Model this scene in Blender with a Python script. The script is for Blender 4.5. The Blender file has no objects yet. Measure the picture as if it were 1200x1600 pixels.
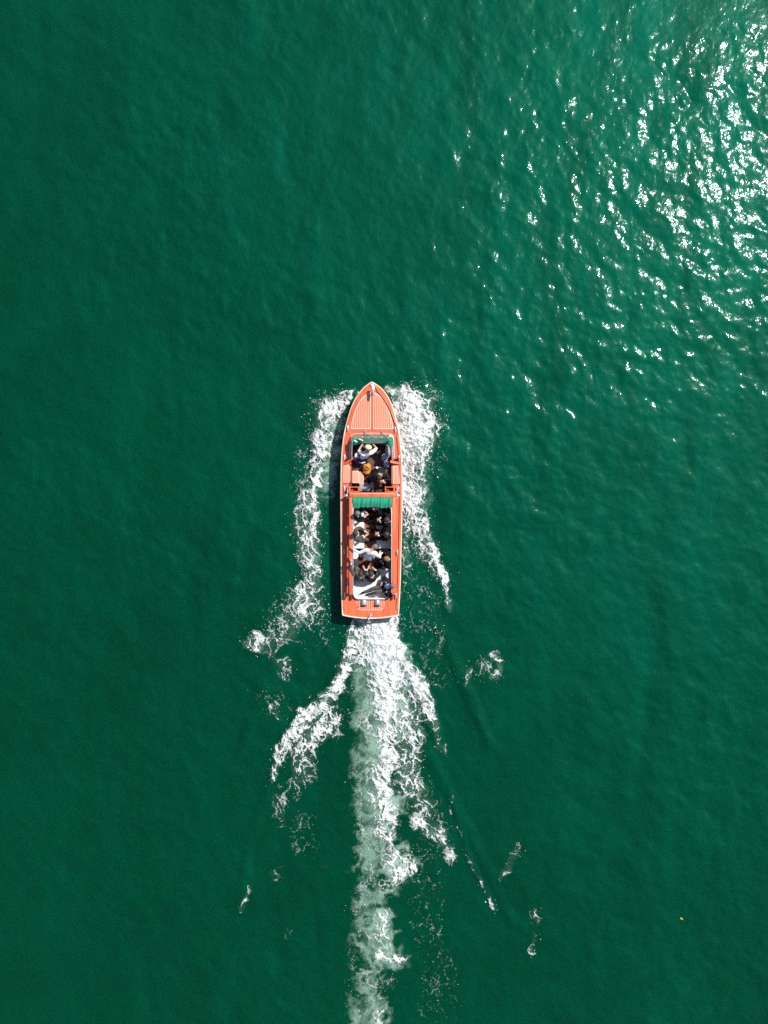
import bpy, math, random
import numpy as np
from mathutils import Vector, Matrix

random.seed(7)
rng = np.random.default_rng(11)
scene = bpy.context.scene
C = scene.collection

# ------------------------------------------------------------------ camera, sky, sun, exposure
H = 28.0                      # the drone hovers 28 m above the lake
F = 600 / 0.54                # focal length in photograph pixels (24 mm equivalent)
cam_d = bpy.data.cameras.new('camera'); cam = bpy.data.objects.new('camera', cam_d); C.objects.link(cam)
cam.location = (0, 0, H); cam.rotation_euler = (0, 0, 0)
cam_d.sensor_fit = 'HORIZONTAL'; cam_d.sensor_width = 36; cam_d.lens = 36 * F / 1200
cam_d.clip_end = 20000
scene.camera = cam

SUN = Vector((0.665, 0.575, 1.0)).normalized()
w = bpy.data.worlds.new('World'); scene.world = w; w.use_nodes = True
nt = w.node_tree; nt.nodes.clear()
sky = nt.nodes.new('ShaderNodeTexSky'); sky.sky_type = 'NISHITA'; sky.sun_disc = False
sky.sun_elevation = math.asin(SUN.z); sky.sun_rotation = math.atan2(SUN.x, SUN.y)
bg = nt.nodes.new('ShaderNodeBackground'); bg.inputs[1].default_value = 0.095
wo = nt.nodes.new('ShaderNodeOutputWorld')
nt.links.new(sky.outputs[0], bg.inputs[0]); nt.links.new(bg.outputs[0], wo.inputs[0])
sl = bpy.data.lights.new('sun', 'SUN'); sl.energy = 5.0; sl.angle = math.radians(0.5); sl.color = (1.0, 0.96, 0.90)
so = bpy.data.objects.new('sun', sl); C.objects.link(so)
so.rotation_euler = (-SUN).to_track_quat('-Z', 'Y').to_euler(); so.location = SUN * 60
scene.view_settings.view_transform = 'Standard'; scene.view_settings.look = 'None'
scene.view_settings.exposure = 0.12; scene.view_settings.gamma = 1.0
scene.view_settings.use_curve_mapping = False
scene.cycles.use_denoising = False
scene.cycles.max_bounces = 8
scene.cycles.caustics_reflective = False; scene.cycles.caustics_refractive = False


def P(px, py, z=0.0):
    """photograph pixel -> metres on the level plane z"""
    s = (H - z) / F
    return Vector(((px - 600) * s, (800 - py) * s, z))


# ------------------------------------------------------------------ materials
def mat(name, col, rough=0.5, var=0.0, scale=8.0, stretch=(1, 1, 1), metal=0.0, coat=0.0, bump=0.0, bscale=40.0, spec=0.5):
    m = bpy.data.materials.new(name); m.use_nodes = True
    n = m.node_tree.nodes; l = m.node_tree.links
    p = n['Principled BSDF']
    p.inputs['Base Color'].default_value = (*col, 1)
    p.inputs['Roughness'].default_value = rough; p.inputs['Metallic'].default_value = metal
    p.inputs['Coat Weight'].default_value = coat; p.inputs['Coat Roughness'].default_value = 0.12
    p.inputs['Specular IOR Level'].default_value = spec
    if var or bump:
        tc = n.new('ShaderNodeTexCoord'); mp = n.new('ShaderNodeMapping'); mp.inputs['Scale'].default_value = stretch
        l.new(tc.outputs['Object'], mp.inputs[0])
    if var:
        no = n.new('ShaderNodeTexNoise'); no.inputs['Scale'].default_value = scale; no.inputs['Detail'].default_value = 6
        l.new(mp.outputs[0], no.inputs[0])
        mr = n.new('ShaderNodeMapRange'); mr.inputs[1].default_value = 0.3; mr.inputs[2].default_value = 0.7
        mr.inputs[3].default_value = 1 - var; mr.inputs[4].default_value = 1 + var
        l.new(no.outputs[0], mr.inputs[0])
        mx = n.new('ShaderNodeMix'); mx.data_type = 'RGBA'; mx.blend_type = 'MULTIPLY'; mx.inputs[0].default_value = 1
        mx.inputs[6].default_value = (*col, 1)
        l.new(mr.outputs[0], mx.inputs[7]); l.new(mx.outputs[2], p.inputs['Base Color'])
        mr2 = n.new('ShaderNodeMapRange'); mr2.inputs[3].default_value = rough * 0.8; mr2.inputs[4].default_value = min(1, rough * 1.25)
        l.new(no.outputs[0], mr2.inputs[0]); l.new(mr2.outputs[0], p.inputs['Roughness'])
    if bump:
        nb = n.new('ShaderNodeTexNoise'); nb.inputs['Scale'].default_value = bscale; nb.inputs['Detail'].default_value = 4
        l.new(mp.outputs[0], nb.inputs[0])
        b = n.new('ShaderNodeBump'); b.inputs['Strength'].default_value = bump; b.inputs['Distance'].default_value = 0.02
        l.new(nb.outputs[0], b.inputs['Height']); l.new(b.outputs[0], p.inputs['Normal'])
    return m


M = {}
M['varnish'] = mat('varnished_mahogany', (0.75, 0.148, 0.058), 0.38, 0.24, 2.2, (6, .5, 6), coat=0.5)
M['plank'] = mat('pale_deck_plank', (0.74, 0.20, 0.095), 0.5, 0.14, 6, (8, .7, 8))
M['caulk'] = mat('cream_caulk', (0.78, 0.62, 0.50), 0.6, 0.05)
M['cream'] = mat('cream_paint', (0.82, 0.74, 0.60), 0.4, 0.05)
M['hull'] = mat('dark_hull_varnish', (0.30, 0.055, 0.02), 0.3, 0.15, 4, (1, 1, 6), coat=0.5)
M['floor'] = mat('brown_floor_plank', (0.12, 0.055, 0.034), 0.5, 0.25, 5, (9, .8, 9))
M['teak'] = mat('teak_floor', (0.27, 0.105, 0.045), 0.5, 0.22, 5, (9, .8, 9))
M['lining'] = mat('dark_wood_lining', (0.10, 0.03, 0.015), 0.5, 0.2, 5)
M['gold'] = mat('honey_wood', (0.45, 0.20, 0.05), 0.45, 0.15, 6)
M['chrome'] = mat('chrome', (0.72, 0.74, 0.76), 0.22, metal=0.45)
M['steel'] = mat('brushed_steel', (0.46, 0.52, 0.60), 0.35, 0.08, 12, metal=0.4)
M['vinyl'] = mat('white_vinyl', (0.78, 0.76, 0.73), 0.55, 0.05, 10, bump=0.15, bscale=14)
M['greyvinyl'] = mat('grey_vinyl', (0.36, 0.34, 0.34), 0.55, 0.07, 10)
M['white'] = mat('white_enamel', (0.82, 0.82, 0.82), 0.3)
M['canvas'] = mat('green_canvas', (0.012, 0.30, 0.17), 0.75, 0.14, 9, bump=0.4, bscale=22)
M['screen'] = mat('grey_green_clear_sheet', (0.13, 0.24, 0.20), 0.25, 0.2, 5, spec=0.8)
M['black'] = mat('black_rubber', (0.012, 0.012, 0.013), 0.5)
M['navy'] = mat('navy_fabric', (0.006, 0.018, 0.085), 0.7, 0.15, 20)
M['yellow'] = mat('ochre_canvas', (0.62, 0.25, 0.03), 0.7, 0.12, 14, bump=0.3)
M['greybox'] = mat('pale_grey_box', (0.34, 0.34, 0.37), 0.45, 0.22, 16)
M['paper'] = mat('paper', (0.85, 0.84, 0.82), 0.7)
M['blue'] = mat('pale_blue_cloth', (0.16, 0.30, 0.42), 0.7, 0.1)
M['suit_black'] = mat('black_suit', (0.0055, 0.006, 0.007), 0.85, 0.3, 12, bump=0.4, bscale=16, spec=0.2)
M['suit_grey'] = mat('charcoal_suit', (0.085, 0.075, 0.068), 0.85, 0.22, 12, bump=0.45, bscale=16)
M['suit_dark'] = mat('dark_grey_suit', (0.020, 0.019, 0.019), 0.85, 0.25, 12, bump=0.45, bscale=16, spec=0.3)
M['trouser_grey'] = mat('grey_trousers', (0.24, 0.225, 0.21), 0.85, 0.15, 12, bump=0.4, bscale=16)
M['shirt'] = mat('white_shirt', (0.80, 0.80, 0.82), 0.75, 0.04, bump=0.3, bscale=16)
M['shirt_blue'] = mat('light_blue_shirt', (0.36, 0.50, 0.78), 0.75, 0.06)
M['skin'] = mat('skin', (0.62, 0.30, 0.20), 0.5, 0.08, 20)
M['shoe'] = mat('black_shoe', (0.012, 0.011, 0.011), 0.3)
M['hair_brown'] = mat('brown_hair', (0.05, 0.024, 0.013), 0.6, 0.3, 60)
M['hair_dark'] = mat('dark_hair', (0.025, 0.016, 0.011), 0.6, 0.3, 60)
M['hair_blond'] = mat('fair_hair', (0.30, 0.15, 0.05), 0.6, 0.25, 60)
M['hair_grey'] = mat('grey_hair', (0.17, 0.15, 0.13), 0.6, 0.25, 60)
M['beige'] = mat('beige_cap', (0.62, 0.56, 0.40), 0.8, 0.08, 30)
M['tie'] = mat('dark_tie', (0.015, 0.015, 0.02), 0.6)
M['eye'] = mat('eye', (0.03, 0.02, 0.015), 0.1)
M['leaf'] = mat('yellow_leaf', (0.55, 0.36, 0.04), 0.6)


def glass_mat():
    m = bpy.data.materials.new('window_glass'); m.use_nodes = True
    n = m.node_tree.nodes; l = m.node_tree.links; n.clear()
    o = n.new('ShaderNodeOutputMaterial'); t = n.new('ShaderNodeBsdfTransparent'); t.inputs[0].default_value = (.90, .95, .94, 1)
    g = n.new('ShaderNodeBsdfGlossy'); g.inputs['Roughness'].default_value = 0.03
    fr = n.new('ShaderNodeFresnel'); fr.inputs[0].default_value = 1.5
    mx = n.new('ShaderNodeMixShader')
    l.new(fr.outputs[0], mx.inputs[0]); l.new(t.outputs[0], mx.inputs[1]); l.new(g.outputs[0], mx.inputs[2]); l.new(mx.outputs[0], o.inputs[0])
    return m


M['glass'] = glass_mat()


# ------------------------------------------------------------------ object helpers
def tag(o, label=None, cat=None, group=None, kind=None):
    if label: o['label'] = label
    if cat: o['category'] = cat
    if group: o['group'] = group
    if kind: o['kind'] = kind
    return o


def thing(name, loc, label, cat, group=None):
    o = bpy.data.objects.new(name, None); C.objects.link(o); o.location = loc
    o.empty_display_size = 0.2
    o['org'] = 0; del o['org']
    return tag(o, label, cat, group)


ORG = {}


def org(o):
    while o.parent is not None: o = o.parent
    return Vector(o.location)


def mesh_obj(name, verts, faces, material, parent=None, smooth=True, origin=None):
    """verts are world coordinates; the object sits under its thing"""
    base = org(parent) if parent is not None else (Vector(origin) if origin is not None else Vector((0, 0, 0)))
    v = np.asarray([tuple(q) for q in verts], dtype=float) - np.array(base)
    me = bpy.data.meshes.new(name)
    me.from_pydata(v.tolist(), [], [tuple(f) for f in faces])
    me.validate(); me.update()
    if smooth:
        me.polygons.foreach_set('use_smooth', [True] * len(me.polygons))
        try: me.set_sharp_from_angle(angle=math.radians(38))
        except Exception: pass
    me.materials.append(material)
    o = bpy.data.objects.new(name, me); C.objects.link(o)
    if parent is not None: o.parent = parent
    else: o.location = base
    return o


class MB:
    def __init__(s): s.v = []; s.f = []

    def add(s, v, f):
        k = len(s.v); s.v += [Vector(q) for q in v]; s.f += [tuple(i + k for i in q) for q in f]; return s

    def box(s, a, b, bev=0.0):
        """box between two corners, optional chamfer on the top edges"""
        x0, x1 = sorted((a[0], b[0])); y0, y1 = sorted((a[1], b[1])); z0, z1 = sorted((a[2], b[2]))
        r = min(bev, (x1 - x0) * .45, (y1 - y0) * .45, (z1 - z0) * .45)
        if r <= 0:
            v = [(x0, y0, z0), (x1, y0, z0), (x1, y1, z0), (x0, y1, z0), (x0, y0, z1), (x1, y0, z1), (x1, y1, z1), (x0, y1, z1)]
            f = [(3, 2, 1, 0), (4, 5, 6, 7), (0, 1, 5, 4), (1, 2, 6, 5), (2, 3, 7, 6), (3, 0, 4, 7)]
            return s.add(v, f)

        def ring(ix, z):
            c = r * .6
            return [(x0 + ix + c, y0 + ix, z), (x1 - ix - c, y0 + ix, z), (x1 - ix, y0 + ix + c, z), (x1 - ix, y1 - ix - c, z),
                    (x1 - ix - c, y1 - ix, z), (x0 + ix + c, y1 - ix, z), (x0 + ix, y1 - ix - c, z), (x0 + ix, y0 + ix + c, z)]
        return s.loft([ring(0, z0), ring(0, z1 - r), ring(r * .35, z1 - r * .3), ring(r, z1)], True)

    def loft(s, rings, cap=False, closed=True):
        n = len(rings[0]); v = [q for r in rings for q in r]; f = []
        for i in range(len(rings) - 1):
            for j in range(n if closed else n - 1):
                a = i * n + j; b = i * n + (j + 1) % n
                f.append((a, b, b + n, a + n))
        if cap:
            f.append(tuple(range(n - 1, -1, -1))); f.append(tuple((len(rings) - 1) * n + j for j in range(n)))
        return s.add(v, f)

    def tube(s, pts, r, n=8, flat=1.0):
        pts = [Vector(p) for p in pts]; rings = []
        rr = r if isinstance(r, (list, tuple)) else [r] * len(pts)
        for i, p in enumerate(pts):
            t = (pts[min(i + 1, len(pts) - 1)] - pts[max(i - 1, 0)]).normalized()
            up = Vector((0, 0, 1)) if abs(t.z) < .9 else Vector((0, 1, 0))
            a = t.cross(up).normalized(); b = a.cross(t).normalized()
            rings.append([p + a * (math.cos(q) * rr[i]) + b * (math.sin(q) * rr[i] * flat) for q in [k * 2 * math.pi / n for k in range(n)]])
        return s.loft(rings, True)

    def lathe(s, c, prof, n=16, sx=1.0, sy=1.0):
        c = Vector(c); rings = []
        for r, z in prof:
            rings.append([c + Vector((math.cos(q) * r * sx, math.sin(q) * r * sy, z)) for q in [k * 2 * math.pi / n for k in range(n)]])
        return s.loft(rings, True)

    def ball(s, c, r, n=10, sc=(1, 1, 1), rot=None):
        c = Vector(c); rings = []
        for i in range(1, n):
            a = math.pi * i / n
            ring = []
            for k in range(n + 2):
                q = 2 * math.pi * k / (n + 2)
                d = Vector((math.sin(a) * math.cos(q) * sc[0], math.sin(a) * math.sin(q) * sc[1], -math.cos(a) * sc[2])) * r
                if rot is not None: d = rot @ d
                ring.append(c + d)
            rings.append(ring)
        return s.loft(rings, True)

    def prism(s, poly, z0, z1):
        n = len(poly)
        v = [(p[0], p[1], z0) for p in poly] + [(p[0], p[1], z1) for p in poly]
        f = [tuple(range(n - 1, -1, -1)), tuple(range(n, 2 * n))] + [(i, (i + 1) % n, n + (i + 1) % n, n + i) for i in range(n)]
        return s.add(v, f)

    def build(s, name, material, parent=None, smooth=True, origin=None):
        return mesh_obj(name, s.v, s.f, material, parent, smooth, origin)


# ------------------------------------------------------------------ numpy noise
_perm = rng.permutation(256)
_perm = np.concatenate([_perm, _perm])
_ga = rng.uniform(0, 2 * math.pi, 256)
_gx, _gy = np.cos(_ga), np.sin(_ga)


def perlin(x, y):
    xi = np.floor(x).astype(np.int64); yi = np.floor(y).astype(np.int64)
    fx = x - xi; fy = y - yi; xi &= 255; yi &= 255
    u = fx * fx * fx * (fx * (fx * 6 - 15) + 10); v = fy * fy * fy * (fy * (fy * 6 - 15) + 10)

    def g(ix, iy, dx, dy):
        h = _perm[_perm[ix & 255] + (iy & 255)]
        return _gx[h] * dx + _gy[h] * dy
    a = g(xi, yi, fx, fy); b = g(xi + 1, yi, fx - 1, fy); c = g(xi, yi + 1, fx, fy - 1); d = g(xi + 1, yi + 1, fx - 1, fy - 1)
    return (a + (b - a) * u) * (1 - v) + (c + (d - c) * u) * v


def fbm(x, y, o=4, gain=.5):
    s = np.zeros_like(x); a = 1.0
    for k in range(o):
        s += a * perlin(x * 2 ** k + 17.3 * k, y * 2 ** k - 9.1 * k); a *= gain
    return s


def equal(t):
    smp = np.sort(t.ravel()[::17])
    return np.interp(t, smp, np.linspace(0, 1, len(smp)))


# ------------------------------------------------------------------ lake: wave spectrum on a 51.2 m tile
NT, LT = 1024, 51.2
kx = np.fft.fftfreq(NT, LT / NT) * 2 * math.pi
KX, KY = np.meshgrid(kx, kx)                       # rows are y
K = np.hypot(KX, KY); K[0, 0] = 1
WD = np.array((0.84, 0.54))                         # crests lie from upper left to lower right
cosd = (KX * WD[0] + KY * WD[1]) / K
kp = 2 * math.pi / 1.7
amp2 = K ** -4.0 * np.exp(-1.1 * (kp / K) ** 2) * np.exp(-(K / 48.0) ** 2) * (0.22 + 0.78 * cosd ** 2)
amp2[0, 0] = 0
noise = rng.normal(size=(NT, NT)) + 1j * rng.normal(size=(NT, NT))
HK = noise * np.sqrt(amp2)


def real(hk):
    return np.fft.ifft2(hk).real


tile = real(HK)
gy_, gx_ = np.gradient(tile, LT / NT)
tile *= 0.074 / math.sqrt((gx_ ** 2 + gy_ ** 2).mean() / 2)      # slope deviation in each axis


def tile_at(x, y):
    fx = (x / LT) % 1.0 * NT; fy = (y / LT) % 1.0 * NT
    i = np.floor(fx).astype(int); j = np.floor(fy).astype(int); a = fx - i; b = fy - j
    i %= NT; j %= NT; i1 = (i + 1) % NT; j1 = (j + 1) % NT
    return (tile[j, i] * (1 - a) + tile[j, i1] * a) * (1 - b) + (tile[j1, i] * (1 - a) + tile[j1, i1] * a) * b


# ------------------------------------------------------------------ wake: density fields along the tracks of the bow wave and the propeller wash
S0 = H / F                                          # metres per photograph pixel on the water
U0, U1, V0, V1, DU = 365.0, 860.0, 594.0, 1650.0, 0.65
gu = np.arange(U0, U1, DU); gv = np.arange(V0, V1, DU)
GU, GV = np.meshgrid(gu, gv)


def tracks(chains, GU, GV, power=1.0):
    keep = np.ones_like(GU)
    for ch in chains:
        best = np.zeros_like(GU)
        for (a, b) in zip(ch[:-1], ch[1:]) if len(ch) > 1 else [(ch[0], ch[0])]:
            rm = max(a[2], b[2]) * 1.05 + 30
            i0 = max(0, int((min(a[1], b[1]) - rm - V0) / DU)); i1 = int((max(a[1], b[1]) + rm - V0) / DU) + 2
            j0 = max(0, int((min(a[0], b[0]) - rm - U0) / DU)); j1 = int((max(a[0], b[0]) + rm - U0) / DU) + 2
            u = GU[i0:i1, j0:j1]; v = GV[i0:i1, j0:j1]
            dx, dy = b[0] - a[0], b[1] - a[1]; L = dx * dx + dy * dy + 1e-6
            t = np.clip(((u - a[0]) * dx + (v - a[1]) * dy) / L, 0, 1)
            d = np.hypot(u - a[0] - t * dx, v - a[1] - t * dy)
            r = a[2] + (b[2] - a[2]) * t; q = a[3] + (b[3] - a[3]) * t
            val = q * np.clip(1 - (d / r) ** 2, 0, 1) ** power
            best[i0:i1, j0:j1] = np.maximum(best[i0:i1, j0:j1], val)
        keep *= 1 - best
    return 1 - keep


def ring(cu, cv, r, wd, d, a0=0, a1=360, n=14):
    return [(cu + r * math.cos(math.radians(a0 + (a1 - a0) * k / n)), cv - r * math.sin(math.radians(a0 + (a1 - a0) * k / n)), wd, d) for k in range(n + 1)]


FOAM = [
    # bow wave, left of the hull
    [(552, 613, 6, .75), (536, 622, 15, .66), (515, 643, 19, .72), (507, 668, 17, .74), (501, 700, 15, .72), (497, 740, 14, .68), (490, 765, 16, .62)],
    [(490, 765, 16, .5), (478, 785, 17, .55), (470, 805, 18, .62), (476, 835, 18, .6), (482, 870, 18, .56), (487, 905, 15, .45), (478, 930, 22, .3)],
    [(492, 770, 8, .6), (494, 810, 9, .6), (493, 850, 11, .6), (494, 890, 12, .55), (492, 915, 10, .4)],
    [(508, 640, 34, .22), (490, 690, 28, .2), (478, 760, 28, .2)],
    [(547, 622, 7, .6), (534, 650, 12, .58), (525, 685, 12, .5), (518, 720, 10, .42), (515, 760, 9, .28)],
    [(478, 935, 36, .40), (452, 972, 40, .38), (430, 990, 30, .34)],
    [(492, 950, 24, .25), (500, 1000, 22, .22)],
    ring(398, 1004, 11, 7, .46), [(398, 1004, 12, .3)],
    [(412, 1010, 20, .25), (440, 1035, 12, .4), (446, 1055, 10, .4)],
    [(420, 1090, 26, .14), (440, 1110, 20, .18)], [(425, 1105, 9, .3), (432, 1122, 7, .25)],
    # bow wave, right of the hull
    [(606, 607, 7, .95), (628, 618, 22, .95), (646, 637, 37, .97), (650, 660, 40, .97), (646, 690, 37, .95), (642, 725, 31, .88), (643, 760, 27, .78), (648, 800, 23, .66),
     (655, 835, 20, .58), (668, 868, 17, .5), (684, 898, 12, .45)],
    [(616, 632, 12, .98), (628, 680, 12, .95), (633, 740, 10, .85), (634, 800, 9, .6), (634, 850, 8, .45), (633, 910, 8, .25)],
    [(662, 825, 6, .4), (676, 860, 8, .7), (690, 892, 7, .75), (697, 915, 5, .6), (702, 950, 5, .45), (704, 958, 4, .4)],
    [(665, 615, 30, .2), (685, 655, 24, .22), (672, 720, 28, .18)],
    [(655, 930, 36, .15), (660, 985, 36, .13), (690, 1050, 34, .09)], [(690, 995, 9, .22), (684, 1030, 9, .22)],
    # two patches of old foam
    ring(766, 1038, 17, 8, .5, -85, 95), [(735, 1046, 9, .34), (729, 1066, 7, .42)], [(757, 1042, 20, .32)],
    # propeller wash
    [(556, 968, 9, .75), (585, 968, 36, 1.0), (588, 1000, 38, 1.0), (596, 1035, 34, .98), (602, 1075, 28, .85), (606, 1120, 24, .75), (606, 1165, 20, .66), (601, 1200, 18, .6)],
    [(610, 968, 20, 1), (612, 1020, 20, 1), (622, 1055, 20, .95)],
    [(601, 1200, 18, .6), (598, 1235, 24, .74), (602, 1262, 24, .74), (609, 1288, 17, .62), (611, 1310, 9, .45)],
    ring(627, 1350, 15, 10, .55, -80, 150), [(618, 1352, 20, .45), (600, 1340, 16, .3)], [(614, 1374, 20, .45), (598, 1388, 14, .35)], [(598, 1300, 14, .4), (612, 1325, 12, .35)],
    [(612, 1424, 10, .3), (597, 1434, 15, .62), (594, 1458, 16, .62), (604, 1470, 14, .45)], [(598, 1492, 14, .55), (616, 1500, 12, .55), (632, 1494, 9, .45), (640, 1510, 7, .4)],
    [(610, 1530, 14, .3)], [(596, 1570, 12, .5), (590, 1590, 14, .5), (596, 1620, 16, .4)],
    [(560, 990, 14, .55), (558, 1040, 12, .3)],
    [(585, 1100, 36, .36), (582, 1180, 36, .3), (585, 1260, 36, .3), (578, 1340, 30, .22), (575, 1420, 28, .2), (575, 1500, 36, .2), (572, 1600, 36, .18)],
    # left arm of the wash
    [(549, 975, 7, .7), (545, 1010, 9, .75), (541, 1045, 12, .82), (523, 1076, 14, .88), (500, 1100, 16, .88), (476, 1123, 16, .86), (455, 1148, 14, .84), (441, 1170, 12, .75), (431, 1198, 9, .62), (424, 1218, 6, .45)],
    [(510, 1120, 26, .58), (488, 1150, 26, .55), (468, 1188, 26, .5), (472, 1212, 24, .44)], [(536, 1120, 16, .3), (520, 1140, 20, .3)], [(545, 1075, 14, .35)],
    # right arm of the wash
    [(628, 1022, 14, .95), (645, 1055, 17, .95), (658, 1080, 15, .9), (668, 1108, 12, .7), (682, 1140, 10, .42), (694, 1178, 8, .3)],
    [(638, 1090, 28, .7), (642, 1130, 28, .6), (638, 1180, 28, .52), (640, 1225, 26, .46)],
    [(655, 1240, 32, .36), (672, 1290, 28, .38), (694, 1318, 16, .42), (705, 1340, 12, .36)], [(650, 1285, 14, .34), (690, 1310, 10, .36)],
    [(660, 1350, 36, .17), (668, 1440, 30, .15), (676, 1480, 26, .15), (690, 1570, 40, .1)],
    # scattered flecks
    [(436, 1250, 16, .34), (440, 1290, 12, .3)], [(470, 1290, 26, .22), (480, 1320, 22, .2)], [(430, 1360, 16, .24)], [(510, 1355, 8, .32)], [(452, 1235, 24, .2)],
    [(388, 1386, 4, .4), (381, 1410, 5, .45), (378, 1424, 4, .4)], [(455, 1460, 12, .13)],
    [(704, 1243, 2.6, .26), (712, 1290, 2.8, .3), (733, 1345, 2.8, .2), (750, 1377, 4, .5), (760, 1392, 3, .3), (770, 1412, 4, .5), (777, 1422, 3, .3)],
    [(808, 1318, 8, .3), (800, 1345, 10, .38), (786, 1370, 8, .42)], [(836, 1425, 7, .3), (838, 1460, 9, .22), (828, 1488, 8, .4)],
]
AIR = [
    [(586, 968, 42, .85), (586, 1030, 42, .85), (584, 1100, 38, .82), (580, 1160, 34, .72), (580, 1220, 36, .72), (582, 1270, 38, .72), (574, 1320, 28, .56), (571, 1400, 27, .5), (576, 1450, 34, .54), (578, 1490, 42, .56), (572, 1540, 36, .5), (570, 1630, 36, .47)],
    [(612, 1020, 34, .8), (618, 1080, 36, .7), (606, 1150, 32, .55)], [(605, 1250, 40, .7)], [(600, 1300, 24, .45), (625, 1350, 36, .72), (612, 1378, 30, .55), (600, 1395, 20, .4)], [(598, 1445, 32, .65), (612, 1495, 30, .55), (634, 1495, 16, .4)], [(592, 1580, 30, .55)],
    [(640, 650, 48, .6), (645, 710, 40, .5), (646, 790, 30, .36), (662, 850, 22, .22)], [(520, 640, 30, .3), (512, 690, 26, .34), (500, 760, 24, .24), (486, 840, 22, .18)],
    [(545, 625, 12, .4), (528, 665, 18, .55), (520, 710, 16, .5), (514, 770, 12, .3)],
    [(545, 1030, 14, .3), (505, 1108, 18, .32), (460, 1160, 16, .22)], [(648, 1085, 20, .35), (645, 1150, 26, .25)],
]
DW = 30.0
wa = fbm(GU / DW + 4, GV / DW + 90, 3, .55); wb = fbm(GU / DW + 61, GV / DW + 33, 3, .55)
D = tracks(FOAM, GU + 8 * wa, GV + 8 * wb)
A = tracks(AIR, GU + 12 * wa + 5 * fbm(GU / 9, GV / 9, 2), GV + 12 * wb, 0.8)
wu = GU + 9 * fbm(GU / 34, GV / 34, 3); wv = GV + 9 * fbm(GU / 34 + 40, GV / 34 + 11, 3)
r1 = np.abs(perlin(wu / 14, wv / 17)); r2 = np.abs(perlin(wu / 5.8 + 31, wv / 6.8 + 5)); r3 = np.abs(perlin(wu / 2.7 + 3, wv / 3.0 + 77))
sp = perlin(GU / 1.9 + 13, GV / 2.0 + 8)
big = equal(fbm(wu / 30 + 7, wv / 36 + 3, 3))
T = equal(0.42 * equal(r1) + 0.34 * equal(r2) + 0.22 * equal(r3) + 0.14 * equal(sp) + 0.26 * big)
TL = equal(0.42 * equal(r1) + 0.28 * equal(r2) + 0.24 * equal(r3) + 0.12 * equal(sp) + 0.20 * big)
lw = np.clip((0.5 - D) / 0.32, 0, 1); T = T * (1 - lw) + TL * lw
patch = equal(fbm(GU / 22 + 77, GV / 26 + 12, 3))
D = D * (1 + .15 * lw - lw * .7 * patch)
foamf = np.where(D > .015, D * 1.12 - T * 0.98 + 0.02, -1.0)
# the milky wash of fine bubbles under the surface
cl = fbm(wu / 26 + 3, wv / 30, 4, .6)
edge = np.clip((GU - 552 - 3 * fbm(GU / 12, GV / 18, 2)) / 9, 0, 1)          # crisp left edge of the wash
lower = np.clip((GV - 975) / 20, 0, 1) * np.clip((1700 - GV) / 50, 0, 1)
colm = (np.abs(GU - 575) < 90)
xu = GU + 22 * fbm(GU / 40 + 8, GV / 40 + 2, 4, .55); xv = GV + 22 * fbm(GU / 40 + 71, GV / 40 + 19, 4, .55)
swirl = equal(0.8 * np.abs(perlin(xu / 22, xv / 26)) + 0.5 * np.abs(perlin(xu / 10 + 5, xv / 12 + 9)) + 0.25 * np.abs(perlin(xu / 4.5, xv / 5)) - 0.35 * fbm(xu / 34 + 2, xv / 40 + 6, 2))
AIRF = np.clip((A * 1.3 - 0.74 * swirl) * 1.3, 0, 1) * np.clip(A * 2.2, 0, 1)
AIRF = np.maximum(AIRF, np.clip(D - .18, 0, 1) * .75 * (1 - .75 * swirl))
AIRF *= np.where(GV > 1020, 0.66 + 0.34 * np.clip((GU - 575) / 25, 0, 1), 1)

# deck edge of the hull (photograph pixels), used for the hull and to keep lake water out of it
HL = [(597, 581, 581), (600, 576.5, 586), (605, 569.5, 593.5), (610, 565, 598.5), (620, 557.5, 605.5), (630, 552, 610.5), (640, 548, 614.2), (650, 545, 617), (660, 542.2, 619.5), (670, 539.6, 621.5),
      (680, 537.6, 623.2), (690, 536.3, 624.6), (705, 534.6, 626.2), (720, 533.5, 627.2), (750, 532.9, 628), (770, 532.7, 628.1), (800, 532.8, 627.8), (850, 533.2, 626.6), (900, 533.6, 625.4), (930, 534.1, 624.2), (950, 534.7, 623), (961, 535.3, 622.2)]
_hy = np.array([a[0] for a in HL]); _hl = np.array([a[1] for a in HL]); _hr = np.array([a[2] for a in HL])


def hull_l(py): return float(np.interp(py, _hy, _hl))
def hull_r(py): return float(np.interp(py, _hy, _hr))


def sheer(py): return float(np.interp(py, [597, 640, 680, 780, 966], [0.98, 0.88, 0.82, 0.73, 0.68]))


def inside_hull(u, v, inset):
    l = np.interp(v, _hy, _hl) + inset; r = np.interp(v, _hy, _hr) - inset
    return (u > l) & (u < r) & (v > 604) & (v < 961)


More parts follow.
